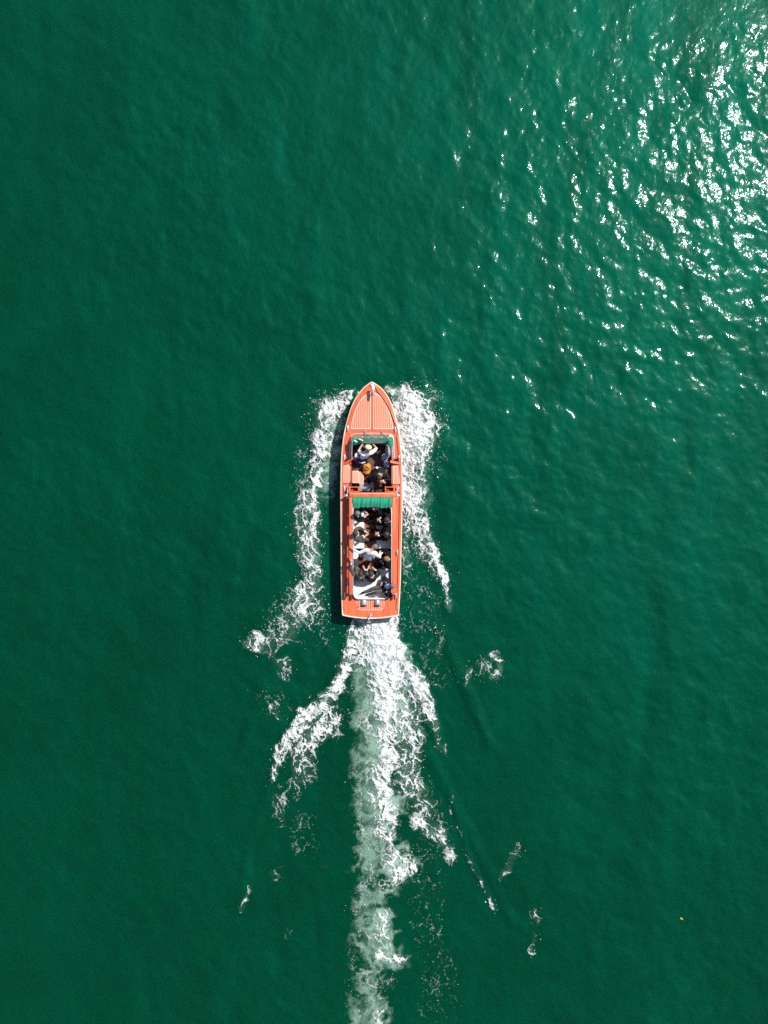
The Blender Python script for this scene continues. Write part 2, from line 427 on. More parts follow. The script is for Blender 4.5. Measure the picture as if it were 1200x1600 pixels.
WAVE = [
    [(548, 618, 16, .45), (515, 645, 22, .8), (506, 680, 20, .9), (498, 740, 18, .8), (484, 800, 22, .6), (488, 900, 24, .4)],
    [(608, 612, 18, .6), (648, 645, 30, 1.0), (655, 700, 26, .9), (650, 780, 24, .6), (672, 870, 16, .55), (700, 950, 12, .3)],
    [(547, 985, 10, .3), (540, 1045, 14, .6), (500, 1098, 18, .8), (450, 1152, 16, .7), (425, 1215, 10, .4)],
    [(630, 1025, 16, .6), (660, 1085, 18, .8), (690, 1170, 10, .3)], [(588, 975, 34, 1.0), (592, 1010, 34, .9), (598, 1060, 26, .5), (604, 1140, 20, .3)],
    [(690, 985, 14, .3), (722, 1060, 14, .45), (765, 1160, 13, .35)], [(470, 965, 15, .3), (410, 1075, 15, .45), (378, 1180, 13, .35)], [(424, 1220, 13, .4), (388, 1330, 12, .4), (376, 1420, 10, .3)],
    [(670, 1180, 13, .35), (735, 1300, 12, .4), (800, 1440, 12, .3)], [(703, 1240, 7, .35), (735, 1345, 7, .4), (775, 1420, 6, .3)], [(740, 1110, 9, .3), (762, 1150, 7, .2)],
]
WV = tracks(WAVE, GU, GV, 1.6) * (0.13 + 0.05 * fbm(GU / 16, GV / 16, 3))


def fieldat(Fd, u, v):
    fu = np.clip((u - U0) / DU, 0, len(gu) - 1.001); fv = np.clip((v - V0) / DU, 0, len(gv) - 1.001)
    i = fu.astype(int); j = fv.astype(int); a = fu - i; b = fv - j
    r = (Fd[j, i] * (1 - a) + Fd[j, i + 1] * a) * (1 - b) + (Fd[j + 1, i] * (1 - a) + Fd[j + 1, i + 1] * a) * b
    out = (u < U0) | (u > U1 - 1) | (v < V0) | (v > V1 - 1)
    return np.where(out, 0, r)


def water_z(x, y):
    u = 600 + x / S0; v = 800 - y / S0
    gust = 0.88 + 0.60 * fbm(x / 9.0 + 50, y / 9.0 + 20, 2)
    wake = np.clip(1 - fieldat(A, u, v) * .5, .4, 1)
    z = tile_at(x, y) * gust * wake + fieldat(WV, u, v)
    return np.where(inside_hull(u, v, 2.0), -0.12, z)


def axis(lo, hi, step, far):
    core = np.arange(lo, hi + step / 2, step); out = []; p, s = hi, step
    while p < far: s *= 1.22; p += s; out.append(p)
    out = np.array(out)
    return np.concatenate([lo - (out[::-1] - hi), core, out])


ax = axis(-16.4, 16.4, 0.052, 5000); ay = axis(-21.4, 21.4, 0.052, 5000)
WX, WY = np.meshgrid(ax, ay)
fade = np.clip(1 - (np.maximum(np.abs(WX) - 16.4, np.abs(WY) - 21.4)) / 6, 0, 1)
WZ = water_z(WX, WY) * fade


def grid_faces(ny, nx):
    i = np.arange((ny - 1) * nx).reshape(ny - 1, nx)[:, :-1].ravel()
    return np.stack([i, i + 1, i + nx + 1, i + nx], 1)


def fast_mesh(name, verts, quads):
    me = bpy.data.meshes.new(name)
    me.vertices.add(len(verts)); me.vertices.foreach_set('co', np.ascontiguousarray(verts, dtype=np.float32).ravel())
    k = quads.shape[1]
    me.loops.add(quads.size); me.loops.foreach_set('vertex_index', quads.astype(np.int32).ravel())
    me.polygons.add(len(quads)); me.polygons.foreach_set('loop_start', np.arange(0, quads.size, k, dtype=np.int32))
    me.polygons.foreach_set('use_smooth', np.ones(len(quads), dtype=bool))
    me.update(calc_edges=True)
    return me


wm = fast_mesh('water', np.stack([WX.ravel(), WY.ravel(), WZ.ravel()], 1), grid_faces(len(ay), len(ax)))
att = wm.attributes.new('bubbles', 'FLOAT', 'POINT')
att.data.foreach_set('value', fieldat(AIRF, 600 + WX / S0, 800 - WY / S0).astype(np.float32).ravel())


def water_mat():
    m = bpy.data.materials.new('lake_water'); m.use_nodes = True
    n = m.node_tree.nodes; l = m.node_tree.links; p = n['Principled BSDF']
    at = n.new('ShaderNodeAttribute'); at.attribute_name = 'bubbles'
    tc = n.new('ShaderNodeTexCoord')
    no = n.new('ShaderNodeTexNoise'); no.inputs['Scale'].default_value = 0.2; no.inputs['Detail'].default_value = 7; no.inputs['Roughness'].default_value = 0.62; no.inputs['Distortion'].default_value = 0.7
    l.new(tc.outputs['Object'], no.inputs[0])
    c0 = n.new('ShaderNodeMix'); c0.data_type = 'RGBA'
    c0.inputs[6].default_value = (0.0001, 0.021, 0.0055, 1); c0.inputs[7].default_value = (0.0002, 0.053, 0.0195, 1)
    l.new(no.outputs[0], c0.inputs[0])
    # fine bubbles: patchy at several sizes
    nb = n.new('ShaderNodeTexNoise'); nb.inputs['Scale'].default_value = 16.0; nb.inputs['Detail'].default_value = 8; nb.inputs['Roughness'].default_value = 0.85
    l.new(tc.outputs['Object'], nb.inputs[0])
    mr = n.new('ShaderNodeMapRange'); mr.inputs[1].default_value = 0.32; mr.inputs[2].default_value = 0.68; mr.inputs[3].default_value = 0.25; mr.inputs[4].default_value = 1.45
    l.new(nb.outputs[0], mr.inputs[0])
    mu = n.new('ShaderNodeMath'); mu.operation = 'MULTIPLY'; mu.use_clamp = True
    l.new(at.outputs['Fac'], mu.inputs[0]); l.new(mr.outputs[0], mu.inputs[1])
    c1 = n.new('ShaderNodeMix'); c1.data_type = 'RGBA'; c1.inputs[7].default_value = (0.36, 0.54, 0.43, 1)
    l.new(mu.outputs[0], c1.inputs[0]); l.new(c0.outputs[2], c1.inputs[6]); l.new(c1.outputs[2], p.inputs['Base Color'])
    # light scattered back up out of the water body
    p.inputs['Subsurface Weight'].default_value = 1.0; p.inputs['Subsurface Radius'].default_value = (.2, 1.0, .7); p.inputs['Subsurface Scale'].default_value = 1.6
    p.inputs['Specular IOR Level'].default_value = 0.0
    # capillary ripples below the size of the mesh
    mp = n.new('ShaderNodeMapping'); mp.inputs['Rotation'].default_value = (0, 0, math.radians(-33)); mp.inputs['Scale'].default_value = (1.0, 0.62, 1)
    l.new(tc.outputs['Object'], mp.inputs[0])
    r1 = n.new('ShaderNodeTexNoise'); r1.inputs['Scale'].default_value = 8.5; r1.inputs['Detail'].default_value = 2; r1.inputs['Roughness'].default_value = 0.6
    l.new(mp.outputs[0], r1.inputs[0])
    b = n.new('ShaderNodeBump'); b.inputs['Strength'].default_value = 0.5; b.inputs['Distance'].default_value = 0.022
    l.new(r1.outputs[0], b.inputs['Height'])
    # finer capillaries that only roughen the sheen and the scattered light
    r2 = n.new('ShaderNodeTexNoise'); r2.inputs['Scale'].default_value = 9.0; r2.inputs['Detail'].default_value = 5; r2.inputs['Roughness'].default_value = 0.65
    l.new(mp.outputs[0], r2.inputs[0])
    b2 = n.new('ShaderNodeBump'); b2.inputs['Strength'].default_value = 0.8; b2.inputs['Distance'].default_value = 0.034
    l.new(r2.outputs[0], b2.inputs['Height'])
    fr = n.new('ShaderNodeFresnel'); fr.inputs[0].default_value = 1.333; l.new(b.outputs[0], fr.inputs[1])
    g1 = n.new('ShaderNodeBsdfGlossy'); g1.inputs['Roughness'].default_value = 0.043; g1.inputs[0].default_value = (.55, .95, .88, 1); l.new(b.outputs[0], g1.inputs['Normal'])
    # sheen of wavelets too small to see, green of the reflected light put into its colour
    g2 = n.new('ShaderNodeBsdfGlossy'); g2.inputs['Roughness'].default_value = 0.6; g2.inputs[0].default_value = (.0, 1, .70, 1)
    nm = n.new('ShaderNodeMix'); nm.data_type = 'VECTOR'; nm.inputs[0].default_value = 0.42; nm.inputs[4].default_value = (0, 0, 1)
    l.new(b2.outputs[0], nm.inputs[5]); l.new(nm.outputs[1], g2.inputs['Normal'])
    g3 = n.new('ShaderNodeBsdfGlossy'); g3.inputs['Roughness'].default_value = 0.17; g3.inputs[0].default_value = (.8, 1, .97, 1); l.new(b.outputs[0], g3.inputs['Normal'])
    gs = n.new('ShaderNodeMixShader'); gs.inputs[0].default_value = 0.22; l.new(g1.outputs[0], gs.inputs[1]); l.new(g3.outputs[0], gs.inputs[2])
    # the rest of the light scattered back up near the surface
    df = n.new('ShaderNodeBsdfDiffuse'); l.new(c1.outputs[2], df.inputs[0]); l.new(b2.outputs[0], df.inputs['Normal'])
    bm = n.new('ShaderNodeMixShader'); bm.inputs[0].default_value = 0.5; l.new(p.outputs[0], bm.inputs[1]); l.new(df.outputs[0], bm.inputs[2])
    bs_ = n.new('ShaderNodeMixShader'); # wind lanes: streaks of rougher and slicker water
    wl = n.new('ShaderNodeMapping'); wl.inputs['Rotation'].default_value = (0, 0, math.radians(-33)); wl.inputs['Scale'].default_value = (1.0, 0.28, 1); l.new(tc.outputs['Object'], wl.inputs[0])
    wn = n.new('ShaderNodeTexNoise'); wn.inputs['Scale'].default_value = 0.55; wn.inputs['Detail'].default_value = 6; wn.inputs['Roughness'].default_value = 0.62; wn.inputs['Distortion'].default_value = 0.8; l.new(wl.outputs[0], wn.inputs[0])
    wr_ = n.new('ShaderNodeMapRange'); wr_.inputs[1].default_value = .32; wr_.inputs[2].default_value = .70; wr_.inputs[3].default_value = .015; wr_.inputs[4].default_value = .037; l.new(wn.outputs[0], wr_.inputs[0])
    l.new(wr_.outputs[0], bs_.inputs[0]); l.new(bm.outputs[0], bs_.inputs[1]); l.new(g2.outputs[0], bs_.inputs[2])
    ms = n.new('ShaderNodeMixShader'); l.new(fr.outputs[0], ms.inputs[0]); l.new(bs_.outputs[0], ms.inputs[1]); l.new(gs.outputs[0], ms.inputs[2])
    l.new(ms.outputs[0], n['Material Output'].inputs[0])
    return m


wm.materials.append(water_mat())
water = bpy.data.objects.new('water', wm); C.objects.link(water)
tag(water, 'deep green rippled lake water glittering at upper right', 'water', kind='structure')


# ------------------------------------------------------------------ foam lying on the water, as real lumpy lace
def foam_mat():
    m = bpy.data.materials.new('foam'); m.use_nodes = True
    n = m.node_tree.nodes; l = m.node_tree.links; p = n['Principled BSDF']
    p.inputs['Base Color'].default_value = (0.68, 0.72, 0.70, 1); p.inputs['Roughness'].default_value = 0.6
    tc = n.new('ShaderNodeTexCoord'); no = n.new('ShaderNodeTexNoise'); no.inputs['Scale'].default_value = 14; no.inputs['Detail'].default_value = 6
    l.new(tc.outputs['Object'], no.inputs[0])
    b = n.new('ShaderNodeBump'); b.inputs['Strength'].default_value = 0.8; b.inputs['Distance'].default_value = 0.04
    l.new(no.outputs[0], b.inputs['Height']); l.new(b.outputs[0], p.inputs['Normal'])
    at = n.new('ShaderNodeAttribute'); at.attribute_name = 'thick'
    # thin foam is a net of bubbles that lets the green water through
    fn = n.new('ShaderNodeTexNoise'); fn.inputs['Scale'].default_value = 22; fn.inputs['Detail'].default_value = 8; fn.inputs['Roughness'].default_value = 0.75
    l.new(tc.outputs['Object'], fn.inputs[0])
    k = n.new('ShaderNodeMapRange'); k.inputs[1].default_value = .3; k.inputs[2].default_value = .7; k.inputs[3].default_value = -.35; k.inputs[4].default_value = .35
    l.new(fn.outputs[0], k.inputs[0])
    ad = n.new('ShaderNodeMath'); ad.operation = 'ADD'; ad.use_clamp = True; l.new(at.outputs['Fac'], ad.inputs[0]); l.new(k.outputs[0], ad.inputs[1])
    tr = n.new('ShaderNodeBsdfTransparent'); mx = n.new('ShaderNodeMixShader')
    l.new(ad.outputs[0], mx.inputs[0]); l.new(tr.outputs[0], mx.inputs[1]); l.new(p.outputs[0], mx.inputs[2]); l.new(mx.outputs[0], n['Material Output'].inputs[0])
    return m


MF = foam_mat()
GXm = (GU - 600) * S0; GYm = (800 - GV) * S0
lump = fbm(GU / 7, GV / 7, 3)
FZ = water_z(GXm, GYm) + 0.012 + np.clip(foamf, 0, .5) * 0.10 * (1 + lump) + 0.02 * np.clip(D, 0, 1) * (lump + .3)
ok = (foamf > 0.0) & ~inside_hull(GU, GV, 1.5)
cell_any = ok[:-1, :-1] | ok[1:, :-1] | ok[:-1, 1:] | ok[1:, 1:]
cell_any &= ~inside_hull(GU[:-1, :-1], GV[:-1, :-1], 1.0)
gfy, gfx = np.gradient(foamf)
g2 = gfx ** 2 + gfy ** 2 + 1e-5
neg = foamf < 0
su = np.where(neg, np.clip(-foamf * gfx / g2, -.95, .95), 0); sv = np.where(neg, np.clip(-foamf * gfy / g2, -.95, .95), 0)
FX = GXm + su * DU * S0; FY = GYm - sv * DU * S0
thick = np.clip(foamf * 2.1 + 0.08, 0, 1) * np.clip(.5 + D * 1.1, 0, 1)


def foam_part(name, sel, label):
    jj, ii = np.nonzero(cell_any & sel[:-1, :-1])
    nx = len(gu); a = jj * nx + ii
    q = np.stack([a + nx, a + nx + 1, a + 1, a], 1)
    used, inv = np.unique(q.ravel(), return_inverse=True)
    vz = np.where(neg, water_z(FX, FY) + .004, FZ)
    vv = np.stack([FX.ravel()[used], FY.ravel()[used], vz.ravel()[used]], 1)
    me = fast_mesh(name, vv, inv.reshape(-1, 4))
    at = me.attributes.new('thick', 'FLOAT', 'POINT'); at.data.foreach_set('value', thick.ravel()[used].astype(np.float32))
    me.materials.append(MF)
    o = bpy.data.objects.new(name, me); C.objects.link(o)
    tag(o, label, 'foam', kind='stuff'); return o


foam_part('bow_wave_foam', (GV < 962), 'white foam thrown aside by the bow along both hull sides')
foam_part('wake_foam', (GV >= 962), 'white churned wake foam trailing behind the stern with scattered flecks')

# spray: loose drops above and around the breaking bow wave
prob = np.clip(D, 0, .6) * (0.25 + (GV < 1000)) * (big < .7)
prob[inside_hull(GU, GV, -1.0)] = 0
cs = np.cumsum(prob.ravel()); idx = np.searchsorted(cs, rng.uniform(0, cs[-1], 5000))
su_ = GU.ravel()[idx] + rng.normal(0, 7, len(idx)); sv_ = GV.ravel()[idx] + rng.normal(0, 7, len(idx))
good = ~inside_hull(su_, sv_, -4.0)
su_, sv_ = su_[good], sv_[good]
sx_, sy_ = (su_ - 600) * S0, (800 - sv_) * S0
dd = fieldat(D, su_, sv_)
sz_ = water_z(sx_, sy_) + rng.exponential(0.035, len(su_)) * (.3 + dd)
rad = np.clip(rng.lognormal(math.log(0.010), 0.45, len(su_)), .004, .028)
octv = np.array([(1, 0, 0), (0, 1, 0), (-1, 0, 0), (0, -1, 0), (0, 0, 1), (0, 0, -1)], float)
octf = np.array([(0, 1, 4), (1, 2, 4), (2, 3, 4), (3, 0, 4), (1, 0, 5), (2, 1, 5), (3, 2, 5), (0, 3, 5)])
jit = rng.uniform(.6, 1.5, (len(su_), 6, 1))
sv3 = (np.stack([sx_, sy_, sz_], 1)[:, None, :] + octv[None] * rad[:, None, None] * jit).reshape(-1, 3)
sf3 = (octf[None] + (np.arange(len(su_)) * 6)[:, None, None]).reshape(-1, 3)
sme = fast_mesh('spray_droplets', sv3, sf3)
sme.materials.append(mat('spray', (0.85, 0.87, 0.87), 0.4))
spo = bpy.data.objects.new('spray_droplets', sme); C.objects.link(spo)
tag(spo, 'loose white spray drops flung around the bow wave', 'spray', kind='stuff')

# ------------------------------------------------------------------ the boat
B0 = P(580.5, 782, 0)
boat = thing('motor_boat', B0, 'long varnished orange wooden passenger launch speeding across the green lake', 'boat')
CX = 580.7
stern_y = lambda px: 966.0 - 5.0 * ((px - 579) / 43.5) ** 2      # curved transom

# hull: lofted from the deck edge down to the keel
rows = sorted(set([597.4, 599, 602] + [a[0] for a in HL[2:]] + list(range(615, 960, 15))))
rings = []
for py in rows:
    zs = sheer(py); l, r = hull_l(py), hull_r(py); c = (l + r) / 2; hw = (r - l) / 2
    t = np.clip((py - 597) / 110, 0, 1)
    fl = 0.55 + 0.36 * t; ky = py + (1 - t) * 10
    prof = [(1.0, zs - .005), (0.985, zs - .12), (fl + .07, .22), (fl, 0.0), (fl * .75, -.22), (0, -.40)]
    pts = []
    for k, (fct, z) in enumerate(prof):
        pts.append(P(c - hw * fct, py + (1 - t) * 9 * (zs - z) / 1.2, 0) * 1.0)
    sc = (H - zs) / H
    L = [Vector((q.x * sc, q.y * sc, z)) for q, (f_, z) in zip(pts, prof)]
    Rr = []
    for fct, z in prof[:-1]:
        q = P(c + hw * fct, py + (1 - t) * 9 * (zs - z) / 1.2, 0); Rr.append(Vector((q.x * sc, q.y * sc, z)))
    rings.append(L + Rr[::-1])
m = MB(); m.loft(rings, closed=False)
# transom: bowed outward like the deck edge above it
last = rings[-1]
for k in range(len(last)): pass
n0 = len(m.v) - len(last); mid = []
trows = []
for t in range(0, 9):
    u = -1 + t / 4.0
    col = []
    for z in (sheer(961) - .005, .25, -.1):
        q = P(579 + 43.3 * u * (1 - .05 * (0.68 - z)), stern_y(579 + 43.3 * u) - (0.68 - z) * 3, .68); col.append((q.x, q.y, z))
    trows.append(col)
m.loft(trows, closed=False)
m.build('hull', M['hull'], boat)


def edge_pts(side, y0=597.6, y1=961, inset=0.0, dz=0.0, n=60):
    out = []
    for k in range(n + 1):
        s = k / n; py = y0 + (y1 - y0) * (s ** 1.7)
        px = hull_l(py) + inset if side < 0 else hull_r(py) - inset
        out.append(P(px, py, sheer(py) + dz))
    return out


# cream rubbing strake all around
pts = edge_pts(-1)[::-1] + edge_pts(1)
m = MB(); m.tube(pts, 0.026, 8, 1.5); m.build('rub_rail', M['cream'], boat)
m = MB(); m.tube([P(579 + 43.6 * u, stern_y(579 + 43.6 * u), .675) for u in np.linspace(-1, 1, 17)], 0.028, 8, 1.4); m.build('rub_rail', M['cream'], boat)


def strip(name, rws, material, parent=None, thick=.03, cols=6, camber=0.0, smooth=True):
    """a sheet of deck: rows of (py, left px, right px, z)"""
    m = MB(); top = []
    for (py, l, r, z) in rws:
        top.append([P(l + (r - l) * k / cols, py if not callable(py) else py(l + (r - l) * k / cols), z + camber * (1 - (2 * k / cols - 1) ** 2)) for k in range(cols + 1)])
    m.loft(top[::-1], closed=False)
    edge = [top[0][k] for k in range(cols + 1)] + [t[-1] for t in top[1:]] + [top[-1][k] for k in range(cols - 1, -1, -1)] + [t[0] for t in top[-2:0:-1]]
    m.loft([edge, [q - Vector((0, 0, thick)) for q in edge]], closed=True)
    return m.build(name, material, parent if parent is not None else boat, smooth)


fy = [597.8, 599, 601, 603, 606, 610, 615, 620, 627, 635, 645, 655, 665, 672, 679]
foredeck = strip('foredeck', [(y, hull_l(y) + .5, hull_r(y) - .5, sheer(y)) for y in fy], M['varnish'], camber=.03)
sdl = strip('side_deck', [(y, hull_l(y) + .5, 549.5 if y < 769 else 550.5, sheer(y)) for y in list(range(679, 932, 3)) + [932.7]], M['varnish'], cols=3)
sdr = strip('side_deck', [(y, 612.0, hull_r(y) - .5, sheer(y)) for y in list(range(679, 932, 3)) + [932.7]], M['varnish'], cols=3)
arows = [(933, hull_l(933) + .5, hull_r(933) - .5)]
ad = MB(); top = []
for s in np.linspace(0, 1, 9):
    row = []
    for k in range(25):
        px = hull_l(940) + .6 + (hull_r(940) - hull_l(940) - 1.2) * k / 24
        # forward edge follows the rounded end of the seating well
        d = abs(px - 580.5); y0 = 933.2 if d > 30 else (937.0 if d < 21 else 937 - 9 * (1 - math.sqrt(max(0, 1 - ((d - 21) / 9.5) ** 2))))
        y0 = max(y0, 927.5) if d < 30.5 else 932.5
        y1 = stern_y(px) - .3
        row.append(P(px, y0 + (y1 - y0) * s, .678))
    top.append(row)
ad.loft(top[::-1], closed=False); ad.loft([top[0], [q - Vector((0, 0, .2)) for q in top[0]]], closed=False)
stern_deck = ad.build('stern_deck', M['varnish'], boat)

# raised toe rails: wide at the bow, narrow along the sides
for side in (-1, 1):
    m = MB(); rg = []
    for py in [598.2, 600, 603, 607, 612, 618, 625, 633, 642, 652, 662, 668]:
        e = hull_l(py) if side < 0 else hull_r(py)
        wid = float(np.interp(py, [598, 603, 612, 640, 662, 668], [2.2, 6, 10, 5.2, 2.6, 2.0])); wid = min(wid, abs(e - CX) - .6)
        z = sheer(py); s = -side
        rg.append([P(e + s * .6, py, z), P(e + s * .6, py, z + .05), P(e + s * (wid - .3), py, z + .065), P(e + s * wid, py, z + .055), P(e + s * wid, py, z)])
    m.loft(rg if side < 0 else rg, True); m.build('toe_rail', M['varnish'], boat)
    m = MB(); rg = []
    for py in range(682, 958, 6):
        e = hull_l(py) if side < 0 else hull_r(py); z = sheer(py) + .002; s = -side
        rg.append([P(e + s * .8, py, z), P(e + s * .8, py, z + .04), P(e + s * 3.6, py, z + .045), P(e + s * 4.0, py, z)])
    m.loft(rg, True); m.build('toe_rail', M['varnish'], boat)

# planked panels: cream seams with narrow planks standing proud of them
hx = [613, 616, 620, 625, 632, 639, 646, 654, 662, 669]; ho = [2.5, 8.5, 13.4, 17.5, 21.5, 24.5, 27.2, 29.5, 31.3, 32.4]


def fz(px, py):
    l, r = hull_l(py), hull_r(py); k = (px - l) / (r - l)
    return sheer(py) + .03 * (1 - (2 * k - 1) ** 2)


for s in (-1, 1):
    outer = [(581.4 + s * o, y) for y, o in zip(hx, ho)]
    yy = [612.6] + hx[1:] + [670.3]
    m = MB(); rg = []
    for y, o in zip(yy, [3.0] + [q + .9 for q in ho[1:-1]] + [33.2, 33.2]):
        rg.append([P(581.4 + s * q, y, fz(581.4 + s * q, y) + .004) for q in (1.9, (1.9 + o) / 2, o)])
    m.loft(rg, closed=False)
    e = [r_[0] for r_ in rg] + [r_[-1] for r_ in rg[::-1]]
    m.loft([e, [q - Vector((0, 0, .01)) for q in e]])
    panel = m.build('deck_panel', M['caulk'], foredeck)
    nP = 9; wP = (32.0 - 2.6) / nP
    for k in range(nP):
        a = 2.6 + k * wP + .5; b = 2.6 + (k + 1) * wP - .5
        if k == nP - 1: b -= .2
        ya = float(np.interp(a, ho, hx)) + 1.2; yb = float(np.interp(b, ho, hx)) + 1.6
        ya = max(ya, 614); y1 = 668.6
        m = MB(); rg = []
        for f in (0, .25, .5, .75, 1):
            A_ = (581.4 + s * a, ya + (y1 - ya) * f); B_ = (581.4 + s * b, yb + (y1 - yb) * f)
            za, zb = fz(*A_), fz(*B_)
            rg.append([P(*A_, za + .003), P(*A_, za + .012), P(*B_, zb + .012), P(*B_, zb + .003)])
        m.loft(rg, True); m.build('plank', M['plank'], foredeck)


def planked(parent, x0, x1, y0, y1, z, n, border=True, th=.012, gap=1.0, name='plank', base='deck_panel', mt='plank', bm='caulk'):
    m = MB(); m.box(P(x0, y1, z), P(x1, y0, z + .008)); m.build(base, M[bm], parent, False)
    b = .9 if border else .1; wP = (x1 - x0 - 2 * b) / n
    for k in range(n):
        a = x0 + b + k * wP + gap / 2; c = x0 + b + (k + 1) * wP - gap / 2
        m = MB(); m.box(P(a, y1 - b, z + .002), P(c, y0 + b, z + .008 + th), .003); m.build(name, M[mt], parent)


# side deck panels beside the cockpit
for par, (x0, x1, y0, y1) in ((sdl, (536.8, 549.6, 727.5, 754.0)), (sdr, (611.6, 624.4, 728.0, 755.5))):
    planked(par, x0, x1, y0, y1, .785, 5)
    m = MB(); m.box(P(x0 - .3, y1 + .8, .72), P(x1 + .3, y0 - 3.4, .786), .008); m.build('step_block', M['varnish'], par)

# stern grating panel with rounded corners
def gr(px): # lower edge of the panel
    d = abs(px - 579.2); return 953.4 if d < 14 else 953.4 - 7.5 * (1 - math.sqrt(max(0, 1 - ((d - 14) / 7.4) ** 2)))


m = MB(); xs = np.linspace(557.9, 600.5, 21); lo = [P(x, gr(x), .69) for x in xs]; hi = [P(x, 937.6, .69) for x in xs]
m.loft([lo, hi], closed=False); m.loft([lo, [q - Vector((0, 0, .02)) for q in lo]], closed=False)
m.build('deck_panel', M['caulk'], stern_deck)
nP = 13; wP = (600.0 - 558.4) / nP
for k in range(nP):
    a = 558.4 + k * wP + .45; b = 558.4 + (k + 1) * wP - .45
    m = MB(); ra = []
    for x in (a, b):
        ra.append([P(x, min(gr(x), 953.4) - 1.1, .688), P(x, gr(x) - 1.1, .703), P(x, 938.2, .703), P(x, 938.2, .688)])
    m.loft(ra, True); m.build('plank', M['varnish'] if k % 2 == 0 else M['plank'], stern_deck)
# the two chromed ventilators
for x in (568.6, 589.8):
    m = MB(); rg = []
    for f in np.linspace(0, 1, 7):
        y = 937.2 + 8.4 * f; h = .10 + .05 * math.sin(f * 2.4)
        rg.append([P(x + 4.4 * math.cos(q), y, .70 + h * math.sin(q)) for q in np.linspace(0, math.pi, 9)])
    m.loft(rg, True)
    v = m.build('ventilator', M['steel'], boat)
    m = MB(); m.box(P(x - 3.9, 946.4, .705), P(x + 3.9, 945.5, .80)); m.build('vent_mouth', M['black'], v)


def cleat(px, py, z, L=.22):
    c = P(px, py, z)
    m = MB()
    m.tube([c + Vector((0, -L / 2, .055)), c + Vector((0, -L / 4, .062)), c + Vector((0, L / 4, .062)), c + Vector((0, L / 2, .055))], [.014, .024, .024, .014], 8)
    m.tube([c + Vector((0, -.05, 0)), c + Vector((0, -.05, .06))], .016, 6); m.tube([c + Vector((0, .05, 0)), c + Vector((0, .05, .06))], .016, 6)
    m.box(c + Vector((-.028, -L * .42, 0)), c + Vector((.028, L * .42, .012)), .004)
    m.build('cleat', M['chrome'], boat)


for (x, y) in ((543.6, 669.5), (617.6, 671.5), (538.4, 715), (623.4, 716), (538.2, 763.5), (622.8, 764.5), (537.8, 861.5), (620.6, 863.5), (538.5, 929.5), (618.6, 931)):
    cleat(x, y, sheer(y) + .004)
m = MB(); m.box(P(542.4, 917, .70), P(543.8, 905, .735), .01); m.build('handrail_socket', M['chrome'], boat)
for (x, y) in ((537.6, 940.5), (559.2, 952.6), (556, 942)):
    m = MB(); m.lathe(P(x, y, .68), [(.028, 0), (.028, .012), (.018, .022)], 12); m.build('filler_cap', M['chrome'], boat)

# bow light on its foot and the stem ring
c = P(582.8, 611, fz(582.8, 611) + .002)
m = MB(); m.lathe(c + Vector((0, -.09, 0)), [(.055, 0), (.05, .02), (.022, .05), (.02, .20)], 12)
bl = m.build('bow_light', M['chrome'], boat)
m = MB(); m.ball(c + Vector((.01, .06, .27)), .09, 12, (.72, 1.25, .66)); m.build('lamp_dome', M['white'], bl)
m = MB(); rg = []
for f in np.linspace(0, 1, 8):
    r = .062 * math.sin(math.pi * (.22 + .70 * f)); y = -.02 - .22 * f
    rg.append([c + Vector((.005 + r * .8 * math.cos(q), y, .255 - .02 * f + r * math.sin(q))) for q in np.linspace(0, 2 * math.pi, 11)[:-1]])
m.loft(rg, True); m.build('lamp_housing', M['steel'], bl)
m = MB(); m.lathe(P(580.6, 601.3, sheer(601) + .035), [(.04, 0), (.045, .02), (.02, .04)], 12); m.build('stem_fitting', M['white'], boat)

# stern staff socket, light and the bracket hung over the transom
m = MB(); c = P(579, 961, .68)
m.tube([c, c + Vector((-.02, -.04, .30))], [.022, .014], 8); m.ball(c + Vector((-.02, -.04, .31)), .03, 8)
m.add([c + Vector((-.06, -.02, .01)), c + Vector((.06, -.02, .01)), c + Vector((0, .12, .01)), c + Vector((0, -.02, .11))], [(0, 1, 3), (1, 2, 3), (2, 0, 3), (0, 2, 1)])
m.build('staff_socket', M['chrome'], boat)
m = MB(); m.box(P(573.4, 972.5, .30), P(579.0, 967.0, .46), .02); m.box(P(575.2, 968, .40), P(577.4, 964.8, .70), .01); m.build('transom_bracket', M['greybox'], boat)

# ---- cockpit: sole, linings, dashboard, windscreen
FZc = .33          # cockpit sole
sole = mesh_obj('cockpit_sole', *(lambda m: (m.box(P(549, 768.5, FZc - .03), P(612.5, 684, FZc)), (m.v, m.f))[1])(MB()), M['lining'], boat, False)
for k in range(12):
    a = 549.6 + k * 5.2
    m = MB(); m.box(P(a + .12, 768, FZc - .002), P(a + 5.08, 684.5, FZc + .012), .003); m.build('floor_plank', M['floor'], sole)
m = MB(); m.box(P(547.6, 768.5, FZc - .02), P(549.6, 683, .80)); m.box(P(611.8, 768.5, FZc - .02), P(613.8, 683, .80)); m.box(P(547.6, 684, FZc - .02), P(613.8, 682, .82))
m.build('cockpit_lining', M['lining'], boat, False)
